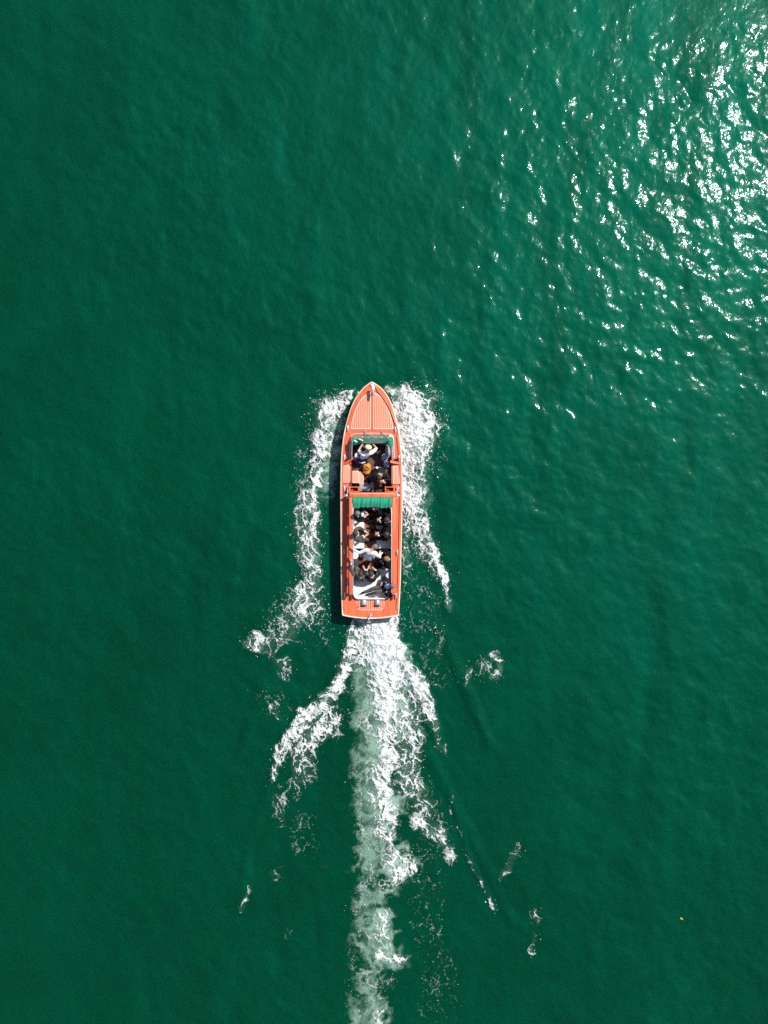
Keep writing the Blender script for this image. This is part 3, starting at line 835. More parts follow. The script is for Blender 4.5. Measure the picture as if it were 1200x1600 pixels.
# covering boards
for x0, x1 in ((546.6, 549.8), (611.6, 614.4)):
    m = MB(); m.box(P(x0, 726, .785), P(x1, 684, .825), .012); m.build('coaming', M['varnish'], boat)
m = MB()
dash = [P(549, 679.2, .80), P(613, 679.2, .80), P(613, 679.2, .84), P(549, 679.2, .84)]
m.loft([[P(548.5, 679, .78), P(613.5, 679, .78), P(613.5, 679, .835), P(548.5, 679, .835)], [P(548.5, 686, .78), P(613.5, 686, .78), P(613.5, 686, .90), P(548.5, 686, .90)], [P(549.5, 690, .45), P(612.5, 690, .45), P(612.5, 690, .88), P(549.5, 690, .88)]], True)
dash = m.build('dashboard', M['varnish'], boat, False)
for x0, x1 in ((558, 566.5), (585.5, 594)):
    m = MB(); m.box(P(x0, 680.6, .84), P(x1, 679.4, .862), .006); m.build('defroster_grille', M['chrome'], dash)
for x in (561, 567.5, 583):
    m = MB(); m.lathe(P(x, 688, .895), [(.045, 0), (.045, .014), (.038, .02)], 14); g = m.build('gauge', M['black'], dash)

# windscreen: chromed lower and upper frame with glass panes between
lowp = [(547.0, 716, .80), (546.9, 700, .81), (547.2, 686, .82), (548.4, 681.0, .83), (552, 678.2, .84), (566, 677.4, .85), (581, 677.2, .85), (596, 677.5, .85), (609, 678.4, .84), (613.0, 681.2, .83), (614.6, 687, .82), (615.4, 700, .81), (615.8, 716, .80)]
upp = [(549.6, 716, .94), (549.8, 702, 1.14), (550.2, 691, 1.2), (551.4, 686.6, 1.22), (555, 684.2, 1.22), (566, 683.4, 1.23), (581, 683.2, 1.23), (596, 683.5, 1.23), (607, 684.4, 1.22), (610.4, 687.0, 1.22), (611.6, 691.6, 1.2), (612.3, 702, 1.14), (612.8, 716, .94)]
m = MB(); m.tube([P(*q) for q in lowp], .024, 8); ws = m.build('windscreen', M['chrome'], boat)
tag(ws, 'wraparound chrome framed windscreen')
m = MB(); m.tube([P(*q) for q in upp], .016, 8); m.build('top_frame', M['chrome'], ws)
for i in range(len(lowp) - 1):
    a, b, c_, d = P(*lowp[i]), P(*lowp[i + 1]), P(*upp[i + 1]), P(*upp[i])
    mesh_obj('pane', [a, b, c_, d], [(0, 1, 2, 3)], M['glass'], ws, False)
for i in (0, 3, 6, 9, 12):
    m = MB(); m.tube([P(*lowp[i]), P(*upp[i])], .013, 6); m.build('mullion', M['chrome'], ws)
for (x0, y0, x1, y1) in ((568.6, 673.2, 578.6, 681.6), (595.4, 674.0, 604.6, 682.2)):
    m = MB(); m.tube([P(x0, y0, .87), P((x0 + x1) / 2, (y0 + y1) / 2, .99), P(x1, y1, 1.12)], [.02, .012, .009], 6)
    wp = m.build('wiper', M['steel'], ws)
    m = MB(); m.tube([P(x0 + 3.5, y0 + 3.2, .945), P(x1 + 1.2, y1 + .8, 1.145)], .011, 6); m.build('wiper_blade', M['black'], wp)

# folded green hood with its clear middle sheet, hung behind the windscreen
cols = 34; rws = 7; g = []
for j in range(rws + 1):
    t = j / rws; row = []
    for i in range(cols + 1):
        s = i / cols; x = 549.8 + s * (614.0 - 549.8)
        ends = abs(2 * s - 1) ** 3
        y = 683.0 + 2.2 * math.sin(s * math.pi) * 0 + t * (10.2 + 1.6 * math.sin(s * 9) * .5 + 2.2 * ends) - 1.5 * math.sin(s * math.pi) * (1 - t)
        z = 1.25 + .05 * math.sin(t * math.pi) - .16 * t + .035 * math.sin(s * 40 + t * 5) * (.4 + ends) + random.uniform(-.012, .012)
        row.append(P(x, y, z))
    g.append(row)
m = MB(); m.loft(g[::-1], closed=False)
lowg = [[q - Vector((0, 0, .035)) for q in r_] for r_ in g]
m.loft(lowg, closed=False)
hood = m.build('folded_hood', M['canvas'], boat); tag(hood, 'crumpled green canvas hood folded behind the windscreen')
g2 = []
for j in range(6):
    t = j / 5; row = []
    for i in range(25):
        s = i / 24; x = 560.5 + s * (606 - 560.5) + 1.5 * math.sin(t * 4)
        y = 684.6 + t * (6.6 + 1.6 * math.sin(s * math.pi)); z = 1.335 + .02 * math.sin(s * 13 + t * 3) - .11 * t
        row.append(P(x, y, z))
    g2.append(row)
m = MB(); m.loft(g2[::-1], closed=False); m.loft([[q - Vector((0, 0, .012)) for q in r_] for r_ in g2], closed=False); m.build('clear_sheet', M['screen'], hood)
for (x, y, l) in ((555.6, 689.2, 5.0), (564, 687.0, 6.0)):
    m = MB(); m.tube([P(x - l / 2, y - 1.2, 1.36), P(x, y, 1.355), P(x + l / 2, y + 1.8, 1.30)], .022, 6, .5); m.build('strap', M['paper'], hood)
m = MB()
for k in range(5):
    x = 609 + random.uniform(-3, 3); y = 688 + k * 2.0
    m.ball(P(x, y, 1.27 - .02 * k), .085, 8, (1.0, .7, .6))
m.build('bunched_canvas', M['canvas'], hood)

# steering wheel
cw = P(571.5, 693.0, 1.0); wr = []
m = MB()
tilt = Matrix.Rotation(math.radians(-38), 3, 'X')
m.tube([cw + tilt @ Vector((.19 * math.cos(q), .19 * math.sin(q), 0)) for q in np.linspace(0, 2 * math.pi, 25)], .014, 6)
sw = m.build('steering_wheel', M['gold'], boat)
for q in (0, 2.1, 4.2):
    m = MB(); m.tube([cw, cw + tilt @ Vector((.185 * math.cos(q), .185 * math.sin(q), 0))], .009, 6); m.build('spoke', M['chrome'], sw)
m = MB(); m.tube([cw, cw + Vector((0, .12, -.16))], .03, 8); m.build('steering_column', M['black'], sw)

# helm seat, bench and cockpit furniture that belongs to the boat
m = MB(); m.box(P(554.0, 717.0, .74), P(572.5, 707.6, .83), .03); hs = m.build('helm_seat', M['vinyl'], boat)
m = MB(); m.box(P(554.4, 719.2, .76), P(572.0, 716.8, 1.02), .02); m.build('seat_back', M['vinyl'], hs)
m = MB(); m.box(P(558, 715, FZc + .012), P(569, 709.5, .74)); m.build('seat_pedestal', M['black'], hs)
m = MB(); m.box(P(585.0, 746.5, .50), P(611, 729.5, .57), .02); bs = m.build('cockpit_bench', M['lining'], boat)
m = MB(); m.box(P(586, 745.5, .57), P(601, 730.5, .60), .015); m.build('bench_cushion', M['navy'], bs)
m = MB(); m.box(P(586, 745, FZc + .013), P(610, 731, .50)); m.build('bench_base', M['lining'], bs)
MB().tube([P(584, 730.3, .56), P(584, 730.3, .66), P(610.5, 730.3, .66)], .014, 6).build('bench_rail', M['steel'], bs)
MB().tube([P(600, 749.5, .56), P(600, 749.5, .66), P(610.5, 749.5, .66)], .014, 6).build('bench_rail', M['steel'], bs)
# stepped locker with planked lids on the left
m = MB(); m.box(P(550.4, 755.0, FZc + .013), P(560.6, 735.4, .66), .01); lk = m.build('locker', M['varnish'], boat)
planked(lk, 551.0, 560.4, 736, 754.6, .66, 4, base='lid_panel')
m = MB(); m.box(P(560.6, 756.6, FZc + .013), P(568.6, 736.8, .50), .01); lk2 = m.build('locker', M['varnish'], boat)
planked(lk2, 560.8, 568.2, 737.2, 755.8, .50, 3, base='lid_panel')
m = MB(); m.box(P(551, 735.2, .55), P(559, 731.0, .60), .01); m.build('locker_shelf', M['greyvinyl'], boat)

# side wings just behind the windscreen with black fittings
for s, (xo, xi) in ((-1, (537.0, 552.6)), (1, (625.2, 609.8))):
    m = MB(); rg = []
    for f in np.linspace(0, 1, 5):
        x = xo + (xi - xo) * f; y = (725.6 - 10.4 * f) if s < 0 else (724.2 - 3.2 * f)
        z = .80 + .16 * f
        rg.append([P(x, y - 1.9, z - .1), P(x, y - 1.9, z + .02), P(x, y + 1.9, z + .02), P(x, y + 1.9, z - .1)])
    m.loft(rg, True); wg = m.build('wing_bracket', M['varnish'], boat)
    m = MB()
    fx = 543.0 if s < 0 else 621.8
    m.lathe(P(fx, 717.5, .80), [(.05, 0), (.05, .05), (.03, .07), (.05, .1), (.03, .14)], 12); m.build('mooring_winch', M['black'], wg)
    m = MB(); m.box(P(fx - 5.5 if s > 0 else fx + 3.5, 719.5, .82), P(fx - 3.0 if s > 0 else fx + 6, 716.5, .93), .015); m.build('winch_box', M['black'], wg)

# bulkhead lockers with open pigeonholes, ahead of the saloon roof
for (x0, x1) in ((545.4, 561.6), (601.4, 616.6)):
    m = MB(); z0, z1 = .70, .98
    m.box(P(x0, 769.5, z0), P(x0 + 2.0, 760.2, z1), .008); m.box(P(x1 - 2.0, 769.5, z0), P(x1, 760.2, z1), .008)
    m.box(P(x0 + 2.0, 762.2, z0), P(x1 - 2.0, 760.4, z1 - .004), .008); m.box(P(x0 + 2, 769.3, z0 + .004), P(x1 - 2, 767.4, z1 - .006), .008)
    lb = m.build('pigeonhole_box', M['varnish'], boat)
    m = MB(); m.box(P(x0 + .5, 769, z0 - .02), P(x1 - .5, 761, z0 + .03)); m.build('box_floor', M['lining'], lb, False)
    m = MB(); m.box(P(x0 + 2.6, 766.6, z0 + .03), P(x0 + 6.5, 763.6, z0 + .13), .01); m.build('box_content', M['gold'], lb)

# ---- saloon: sole, seats, roof frame
FZk = FZc; FZc = .24
sole2 = mesh_obj('saloon_sole', *(lambda m: (m.box(P(549, 930, FZc - .03), P(613, 770, FZc)), (m.v, m.f))[1])(MB()), M['lining'], boat, False)
for k in range(9):
    a = 567.0 + k * 2.6
    m = MB(); m.box(P(a + .06, 929, FZc - .002), P(a + 2.54, 771, FZc + .012), .003); m.build('floor_plank', M['teak'], sole2)
m = MB(); m.box(P(548.6, 934, FZc - .02), P(550.6, 769, .80)); m.box(P(612.0, 934, FZc - .02), P(614, 769, .80)); m.box(P(549, 771.5, FZc), P(560, 769.6, .95)); m.box(P(602, 771.5, FZc), P(613, 769.6, .95))
m.build('saloon_lining', M['lining'], boat, False)

SZ = .60


def seat(x0, x1, y0, y1, z=SZ, name='seat_cushion', mt='vinyl', th=.11, n=1):
    par = MB().box(P(x0 + .4, y1 - .2, FZc + .013), P(x1 - .6, y0 + .2, z - th)).build('bench', M['gold'], boat, False)
    for k in range(n):
        a = y0 + (y1 - y0) * k / n; b = y0 + (y1 - y0) * (k + 1) / n
        MB().box(P(x0, b - .15, z - th), P(x1, a + .15, z), .035).build(name, M[mt], par)
    return par


seat(551.2, 569.2, 793, 857.4, n=3)
seat(588.2, 611.4, 793, 857.4, n=3)
for (x0, x1) in ((550.9, 553.2), (609.2, 611.8)):
    for k in range(3):
        MB().box(P(x0, 793 + (k + 1) * 21.4 - .2, SZ - .02), P(x1, 793 + k * 21.4 + .2, .86), .03).build('backrest', M['vinyl'], boat)
# lower side benches further aft and the horseshoe seat across the stern
seat(551.2, 560.0, 861, 888, z=SZ - .02); seat(596.5, 611.4, 861, 889, z=SZ - .02, mt='greyvinyl', n=1)
m = MB(); poly = []
for (x, y) in ((551.2, 889), (551.2, 926), (551.9, 930), (553.6, 933.4), (556.4, 935.8), (560, 936.8), (600.6, 936.8), (604.6, 935.8), (607.6, 933.4), (609.4, 930), (610.2, 926), (611.2, 889)):
    poly.append(P(x, y, SZ))
rim = [[Vector((q.x, q.y, z)) for q in poly] for z in (.2, SZ - .03)] + [[B0.lerp(q, 1) + (P(581, 912, SZ) - q).normalized() * .03 + Vector((0, 0, SZ - q.z)) for q in poly]]
m.loft(rim, True); hsx = m.build('horseshoe_seat', M['vinyl'], boat)
# seams between its cushions and the raised rim at the very stern
bk = MB(); rr = []
for (x, y) in ((551.6, 924), (552.0, 928), (553.2, 931.6), (556.0, 934.6), (560, 935.7), (580, 935.8), (600.6, 935.7), (604.2, 934.6), (607.4, 931.6), (609.0, 928), (609.6, 924)):
    q = P(x, y, SZ); d = (P(580.6, 905, SZ) - q).normalized() * .06
    rr.append([q + Vector((0, 0, 0)), q + Vector((0, 0, .19)), q + d * .5 + Vector((0, 0, .21)), q + d + Vector((0, 0, .18)), q + d * 1.2])
bk.loft(rr, True); bk.build('backrest', M['vinyl'], hsx)

# roof frame of the open saloon: front beam, two side beams on posts with glass between
RZ = 1.20


def beam(name, x0, x1, y0, y1, z0, z1, bev=.02, mt='varnish', parent=None):
    return MB().box(P(x0, y1, z0) if True else 0, P(x1, y0, z1), bev).build(name, M[mt], parent or boat)


def beam_at(name, x0, x1, y0, y1, z0, z1, bev=.02, mt='varnish', parent=None):
    a = P(x0, y1, z1); b = P(x1, y0, z1)
    return MB().box((a.x, a.y, z0), (b.x, b.y, z1), bev).build(name, M[mt], parent or boat)


roof = beam_at('roof_front', 545.6, 617.4, 769.4, 777.2, RZ - .09, RZ + .01, .03)
tag(roof, 'glossy orange front beam of the open saloon roof')
beam_at('roof_seam', 546.6, 616.4, 770.4, 770.9, RZ + .008, RZ + .014, 0, 'cream', roof)
for s, (x0, x1, xp, xs) in ((-1, (545.2, 551.0, 547.0, 550.9)), (1, (612.0, 617.6, 616.0, 611.2))):
    sb = beam_at('roof_side', x0, x1, 777.3, 929.5, RZ - .075, RZ, .025)
    beam_at('sash', xs - .0, xs + 1.1, 793.6, 926, RZ - .10, RZ + .012, .006, 'chrome', sb)
    ys = [771.5, 806, 845, 884, 926]
    for y in ys:
        a = P(xp - 1.3, y + 1.6, .72); b = P(xp + 1.3, y - 1.6, .72)
        MB().box((a.x, a.y, .66), (b.x, b.y, RZ - .07), .01).build('post', M['varnish'], sb)
    for a_, b_ in zip(ys[:-1], ys[1:]):
        q0 = P(xp, a_ + 1.6, .75); q1 = P(xp, b_ - 1.6, .75)
        mesh_obj('window_pane', [(q0.x, q0.y, .75), (q1.x, q1.y, .75), (q1.x, q1.y, RZ - .075), (q0.x, q0.y, RZ - .075)], [(0, 1, 2, 3)], M['glass'], sb, False)
    a = P(xp - 1.6, 930, .72); b = P(xp + 1.6, 769.6, .72)
    MB().box((a.x, a.y, .66), (b.x, b.y, .755), .008).build('window_sill', M['gold'] if s < 0 else M['varnish'], sb)

# pleated green sunshade behind the front beam
cols = 80; g = []
for j in range(9):
    t = j / 8; row = []
    for i in range(cols + 1):
        s = i / cols; x = 551.3 + s * (612.0 - 551.3)
        ple = (math.sin(s * 70 + 3.0 * math.sin(s * 7 + 1) + t * 3.2) * .6 + .7 * math.sin(s * 33 + 2 * math.sin(s * 5) + t * 3.6 + 1)) * (.6 + .6 * math.sin(s * 13 + 2) ** 2)
        y = 776.6 + t * (16.2 + .4 * math.sin(s * 53) + .7 * math.sin(s * 8 + 1) + .5 * math.sin(s * 19))
        z = RZ + .02 + .035 * math.sin(min(1, t * 1.1) * math.pi) + .022 * ple * min(1, t * 3) - .05 * t ** 3
        row.append(P(x, y, z))
    g.append(row)
m = MB(); m.loft(g[::-1], closed=False); m.loft([[q - Vector((0, 0, .02)) for q in r_] for r_ in g], closed=False)
m.loft([g[-1], [q - Vector((0, 0, .05)) for q in g[-1]]], closed=False)
sh = m.build('sunshade', M['canvas'], boat); tag(sh, 'pleated green canvas sunshade gathered behind the front roof beam')
MB().tube([P(551.2, 777.6, RZ + .035), P(612.0, 777.6, RZ + .035)], .012, 6).build('curtain_rod', M['canvas'], sh)

# rails with ball lamps beside the roof front
for x, xb in ((543.2, 541.4), (620.4, 622.2)):
    m = MB(); m.tube([P(x, 762.6, .82), P(x, 766, 1.02), P(x, 779, 1.02), P(x, 783, .80)], .02, 8)
    lr = m.build('lamp_rail', M['chrome'], boat)
    MB().ball(P(xb, 774.2, 1.05), .05, 10).build('ball_lamp', M['white'], lr)
    MB().tube([P(x - 3, 774.2, 1.02), P(x + 3, 774.2, 1.02)], .014, 6).build('cross_bar', M['chrome'], lr)
    MB().tube([P(x - 2.6 if x < 580 else x + 2.6, 770, .75), P(x + .5 if x < 580 else x - .5, 760, .84)], .016, 6).build('rail_brace', M['steel'], lr)
for s, x in ((-1, 539.4), (1, 624.2)):
    MB().tube([P(x, 786, .80), P(x, 800, .80)], .001, 4) if False else None

# ------------------------------------------------------------------ loose things in the cockpit
FZs = FZc; FZc = FZk
def stool(px, py, r, label):
    c = P(px, py, .60); c.z = FZc + .012
    t = thing('round_canister', c, label, 'canister', 'round canisters in the cockpit')
    MB().lathe(c, [(r * .92, 0), (r, .03), (r, .44), (r * .97, .46)], 20).build('drum', M['vinyl'], t)
    MB().lathe(c + Vector((0, 0, .461)), [(r * .86, 0), (r * .9, .03), (r * .8, .05), (r * .3, .052), (r * .28, .044)], 20).build('lid', M['navy'], t)


stool(601.2, 715.2, .135, 'larger cream canister with a navy lid, nearer the windscreen')
stool(603.8, 725.4, .115, 'smaller cream canister with a navy lid, tucked by the right bench')
c = P(607.2, 704.2, .86)
t = thing('oval_fender', Vector((c.x, c.y, FZc + .012)), 'pale grey oval fender leaning along the right cockpit wall', 'fender')
m = MB(); m.ball(c + Vector((-.02, 0, -.16)), .25, 14, (.42, 1.0, .9), Matrix.Rotation(math.radians(8), 3, 'Z')); m.build('cushion_body', M['greyvinyl'], t)
m = MB(); m.tube([c + Vector((-.02 + .108 * math.cos(q) * .96, .25 * math.sin(q), -.17)) for q in np.linspace(0, 2 * math.pi, 24)], .012, 6); m.build('piping', M['vinyl'], t)

c = P(564.5, 719.6, 1.03)
t = thing('folded_jacket', c, 'navy jacket thrown over the back of the helm seat', 'jacket')
m = MB(); g = []
for i in range(9):
    row = []
    for j in range(13):
        a = i / 8; q = j / 12
        fall = max(0, abs(a - .35) - .12)
        row.append(P(556.0 + 18.5 * q, 715.6 + 8.6 * a + .6 * math.sin(q * 9), 1.05 - fall * .55 * (1 if a > .35 else .3) + .016 * math.sin(q * 17 + a * 6)))
    g.append(row)
m.loft(g[::-1], closed=False); m.loft([[q - Vector((0, 0, .014)) for q in r_] for r_ in g], closed=False); m.build('cloth', M['navy'], t)
MB().tube([P(561, 722.5, 1.0), P(566, 723.4, 1.0), P(571, 722.0, 1.0)], [.018, .025, .014], 6, .6).build('collar', M['shirt'], t)

c = P(573.4, 732.4, .5)
bz = FZc + .012
t = thing('ochre_bag', Vector((c.x, c.y, bz)), 'ochre yellow soft bag with a coiled black strap on the cockpit floor', 'bag')
m = MB(); rg = []
for z, k in ((0, .85), (.10, 1.0), (.22, 1.0), (.30, .86), (.335, .5)):
    rg.append([Vector((c.x, c.y, bz + z)) + Vector((.165 * k * math.cos(q) * (1 + .06 * math.sin(3 * q)), .25 * k * math.sin(q) * (1 + .05 * math.cos(2 * q + 1)), 0)) for q in np.linspace(0, 2 * math.pi, 21)[:-1]])
m.loft(rg, True); m.build('bag_body', M['yellow'], t)
m = MB(); sp_ = []
for q in np.linspace(0, 4.1 * math.pi, 44):
    r = .035 + .010 * q; sp_.append(Vector((c.x - .02 + r * .75 * math.cos(q), c.y + r * .62 * math.sin(q), bz + .345)))
m.tube(sp_, .011, 6); m.build('strap', M['black'], t)

c = P(571.5, 761, .5)
t = thing('cool_box', Vector((c.x, c.y, FZc + .012)), 'pale grey cool box standing against the saloon bulkhead', 'box')
a = P(561.8, 767.8, .5); b = P(583.4, 754, .5)
MB().box((a.x, a.y, FZc + .012), (b.x, b.y, .44), .02).build('tub', M['greybox'], t)
MB().box((a.x - .005, a.y - .005, .442), (b.x + .005, b.y + .005, .50), .02).build('lid', M['greybox'], t)
MB().tube([(a.x + .1, a.y + .1, .50), (a.x + .13, a.y + .1, .53), (a.x + .3, a.y + .1, .53), (a.x + .33, a.y + .1, .50)], .012, 6).build('handle', M['steel'], t)
c = P(580.4, 765.2, .502)
t = thing('black_pot', c, 'small round black pot standing on the pale grey cool box', 'pot')
MB().lathe(c, [(.05, 0), (.06, .05), (.055, .09), (.045, .09), (.04, .02)], 14).build('pot_body', M['black'], t)
MB().tube([c + Vector((.05, 0, .06)), c + Vector((.085, 0, .07)), c + Vector((.085, 0, .03)), c + Vector((.052, 0, .02))], .008, 6).build('handle', M['black'], t)
c = P(572.4, 763.4, .502)
t = thing('folded_paper', c, 'crumpled white paper lying on the pale grey cool box', 'paper')
MB().add([c + Vector(q) for q in ((-.06, -.08, .004), (.05, -.09, .004), (.07, .08, .004), (-.04, .1, .004), (0, 0, .03))], [(0, 1, 4), (1, 2, 4), (2, 3, 4), (3, 0, 4), (3, 2, 1, 0)]).build('sheet', M['paper'], t, False)
c = P(589.2, 731.0, .602)
t = thing('paper_cup', c, 'white paper cup on the dark bench behind the seated man', 'cup')
MB().lathe(c, [(.03, 0), (.042, .11), (.037, .11), (.027, .01)], 14).build('cup_body', M['paper'], t)
MB().lathe(c + Vector((0, 0, .106)), [(.045, 0), (.045, .012), (.03, .018)], 14).build('cup_lid', M['paper'], t)

# ------------------------------------------------------------------ people
FZc = FZs
FING = [(.026, .075, .0085), (.009, .085, .009), (-.009, .08, .0085), (-.026, .062, .008)]


def ik(a, b, l1, l2, pole):
    d = b - a; L = d.length
    mx_ = (l1 + l2) * .985
    if L > mx_: b = a + d * (mx_ / L); d = b - a; L = mx_
    x = (l1 * l1 - l2 * l2 + L * L) / (2 * L); h = math.sqrt(max(0, l1 * l1 - x * x))
    u = d / L; p = pole - u * pole.dot(u)
    p = p.normalized() if p.length > 1e-5 else Vector((0, 0, 1))
    return a + u * x + p * h, b


def person(label, face, pelvis, neck, head, lh, rh, lf, rf, suit='suit_black', trousers=None, shirt='shirt', hair='hair_brown', jacket='jacket', cap=False, tie=True,
           lpole=None, rpole=None, lkp=None, rkp=None, look=None, floor=None, bare=False):
    f = Vector((math.cos(math.radians(face)), math.sin(math.radians(face)), 0)); s = Vector((-f.y, f.x, 0))
    up_ = .06 * (floor is None)
    U = lambda q: (q[0], q[1], q[2] + up_)
    pelvis, neck, head, lh, rh = U(pelvis), U(neck), U(head), U(lh), U(rh)
    pel, nk, hd = P(*pelvis), P(*neck), P(*head)
    ax_ = (nk - pel).normalized()
    nk = pel + ax_ * min(.54, max(.46, (nk - pel).length))
    hv = (hd - nk); hd = nk + hv.normalized() * .19
    base = Vector((pel.x, pel.y, floor if floor else (FZc + .012 if pelvis[2] > .9 else SZ)))
    t = thing('person', base, label, 'person', 'passengers and crew aboard the boat')
    V, E, R, Tg, foreseg = [], [], [], [], []

    def vtx(p, r): V.append(Vector(p)); R.append(r); return len(V) - 1

    def edge(a, b, k): E.append((a, b)); Tg.append(k)
    fwd = (f - ax_ * f.dot(ax_)).normalized()
    p0 = vtx(pel, .125); p1 = vtx(pel + ax_ * .17 + fwd * .01, .12); p2 = vtx(pel + ax_ * .34 + fwd * .012, .132); p3 = vtx(nk - ax_ * .05, .085); p4 = vtx(nk + (hd - nk) * .35, .052)
    edge(p0, p1, 'pelvis'); edge(p1, p2, 'torso'); edge(p2, p3, 'torso'); edge(p3, p4, 'neck')
    hax = (hd - nk).normalized(); lf_ = look or face
    ff = Vector((math.cos(math.radians(lf_)), math.sin(math.radians(lf_)), 0)); hfw = (ff - hax * ff.dot(hax)).normalized(); hs_ = hax.cross(hfw)
    h0 = vtx(hd - hax * .045 + hfw * .015, .072); h1 = vtx(hd + hax * .035, .092); h2 = vtx(hd + hax * .085 - hfw * .008, .062)
    edge(p4, h0, 'head'); edge(h0, h1, 'head'); edge(h1, h2, 'head')
    ns = vtx(hd - hax * .005 + hfw * .105, .013); edge(h0, ns, 'head')
    for sg in (1, -1):
        e_ = vtx(hd + hax * .01 + hs_ * (.096 * sg) - hfw * .01, .014); edge(h1, e_, 'head')
    for sg, hand, foot, pole, kpole in ((1, lh, lf, lpole, lkp), (-1, rh, rf, rpole, rkp)):
        sh_ = nk - ax_ * .055 + s * (.185 * sg); b_ = vtx(sh_, .07); edge(p3, b_, 'torso')
        hp = P(*hand); pl = Vector(pole) if pole else (s * sg * .9 - ax_ * .7 - f * .35)
        el, hp = ik(sh_, hp, .29, .25, pl)
        m1 = vtx(sh_.lerp(el, .5), .056); e1 = vtx(el, .046); m2 = vtx(el.lerp(hp, .8), .036); w1 = vtx(hp, .029)
        edge(b_, m1, 'sleeve'); edge(m1, e1, 'sleeve'); foreseg += [len(E), len(E) + 1]; edge(e1, m2, 'sleeve'); edge(m2, w1, 'cuff')
        hdv = (hp - el).normalized(); side = hdv.cross(Vector((0, 0, 1))); side = side.normalized() if side.length > .1 else s.copy()
        dn = side.cross(hdv).normalized()
        if dn.z > 0: dn = -dn
        pm = vtx(hp + hdv * .05, .034); edge(w1, pm, 'hand'); 
        pk = vtx(hp + hdv * .085 + dn * .004, .032); edge(pm, pk, 'hand')
        for off, ln, rd in FING:
            k1 = vtx(hp + hdv * (.10 + ln * .45) + side * off * 1.25 + dn * .012, rd); k2 = vtx(hp + hdv * (.10 + ln * .85) + side * off * 1.3 + dn * .04, rd * .9)
            edge(pk, k1, 'hand'); edge(k1, k2, 'hand')
        th = side * (1 if (side.dot(s) * sg) < 0 else -1)
        k1 = vtx(hp + hdv * .07 + th * .045 + dn * .01, .011); k2 = vtx(hp + hdv * .105 + th * .055 + dn * .025, .009)
        edge(pm, k1, 'hand'); edge(k1, k2, 'hand')
        hip = pel + s * (.095 * sg) - ax_ * .02; hv_ = vtx(hip, .098); edge(p0, hv_, 'pelvis')
        ft = P(*foot); ank = ft + Vector((0, 0, .07)); kp_ = Vector(kpole) if kpole else (f * .8 + Vector((0, 0, 1)) + s * sg * .12)
        kn, ank = ik(hip, ank, .44, .42, kp_)
        m1 = vtx(hip.lerp(kn, .5), .083); k_ = vtx(kn, .062); m2 = vtx(kn.lerp(ank, .4), .056); a_ = vtx(ank, .04)
        edge(hv_, m1, 'leg'); edge(m1, k_, 'leg'); edge(k_, m2, 'leg'); edge(m2, a_, 'leg')
        fd = f if foot[2] < .4 else ((ank - kn).normalized() + Vector((0, 0, .6)))
        fd = Vector((fd.x, fd.y, fd.z if foot[2] > .4 else -.25)).normalized()
        t1 = vtx(ank + fd * .10 + Vector((0, 0, -.025)), .036); t2 = vtx(ank + fd * .185 + Vector((0, 0, -.03)), .028)
        edge(a_, t1, 'foot' + ('l' if sg > 0 else 'r')); edge(t1, t2, 'foot' + ('l' if sg > 0 else 'r'))
    me = bpy.data.meshes.new('sk'); me.from_pydata([tuple(v - base) for v in V], E, []); me.update()
    ob = bpy.data.objects.new('sk', me); C.objects.link(ob)
    sk = ob.modifiers.new('s', 'SKIN'); ob.modifiers.new('u', 'SUBSURF').levels = 1
    for i, sv in enumerate(me.skin_vertices[0].data): sv.radius = (R[i], R[i]); sv.use_root = (i == 0)
    dg = bpy.context.evaluated_depsgraph_get(); dg.update()
    ev = bpy.data.meshes.new_from_object(ob.evaluated_get(dg))
    bpy.data.objects.remove(ob); bpy.data.meshes.remove(me)
    nv = len(ev.vertices); co = np.empty(nv * 3); ev.vertices.foreach_get('co', co); co = co.reshape(-1, 3) + np.array(base)
    no = np.empty(nv * 3); ev.vertices.foreach_get('normal', no); no = no.reshape(-1, 3)
    polys = [tuple(p.vertices) for p in ev.polygons]
    cen = np.array([co[list(p)].mean(0) for p in polys]); bd = np.full(len(polys), 1e9); bi = np.zeros(len(polys), int)
    for k, (a, b) in enumerate(E):
        pa, pb = np.array(V[a]), np.array(V[b]); d = pb - pa; L = d @ d + 1e-9
        tt = np.clip(((cen - pa) @ d) / L, 0, 1); ds = np.linalg.norm(cen - pa - tt[:, None] * d, axis=1) - (R[a] + (R[b] - R[a]) * tt)
        q = ds < bd; bd[q] = ds[q]; bi[q] = k
    tags = np.array(Tg)[bi]
    ev.name = 'body'; ev.materials.clear()
    for k in ('skin', shirt): ev.materials.append(M[k])
    shirtlike = np.isin(tags, ['torso', 'sleeve', 'cuff', 'pelvis', 'neck'])
    npa = np.array(nk); axa = np.array(ax_)
    high = (cen - npa) @ axa > -.005
    ev.polygons.foreach_set('material_index', np.where(shirtlike & ~(high & (tags == 'neck')), 1, 0).astype(np.int32))
    ev.polygons.foreach_set('use_smooth', np.ones(len(polys), bool))
    body = bpy.data.objects.new('body', ev); C.objects.link(body); body.parent = t

    def shell(name, sel, off, material, wr=.006):
        fs = [polys[i] for i in np.nonzero(sel)[0]]
        if not fs: return
        used = sorted(set(i for q in fs for i in q)); mp = {v: i for i, v in enumerate(used)}
        pts = co[used] + no[used] * off
        pts += no[used] * (wr * fbm(pts[:, 0] * 14 + pts[:, 2] * 9, pts[:, 1] * 14 - pts[:, 2] * 7, 2))[:, None]
        n = len(used); vs = [tuple(q) for q in pts]
        mesh_obj(name, vs, [tuple(mp[i] for i in q) for q in fs], M[material], t)
    lat = (cen - npa) @ np.array(s); fr = (cen - np.array(pel)) @ np.array(fwd); up = (cen - npa) @ axa
    vee = (fr > .03) & (np.abs(lat) < np.clip(.10 + (up + .1) * .16, .03, .11)) & (up > -.34)
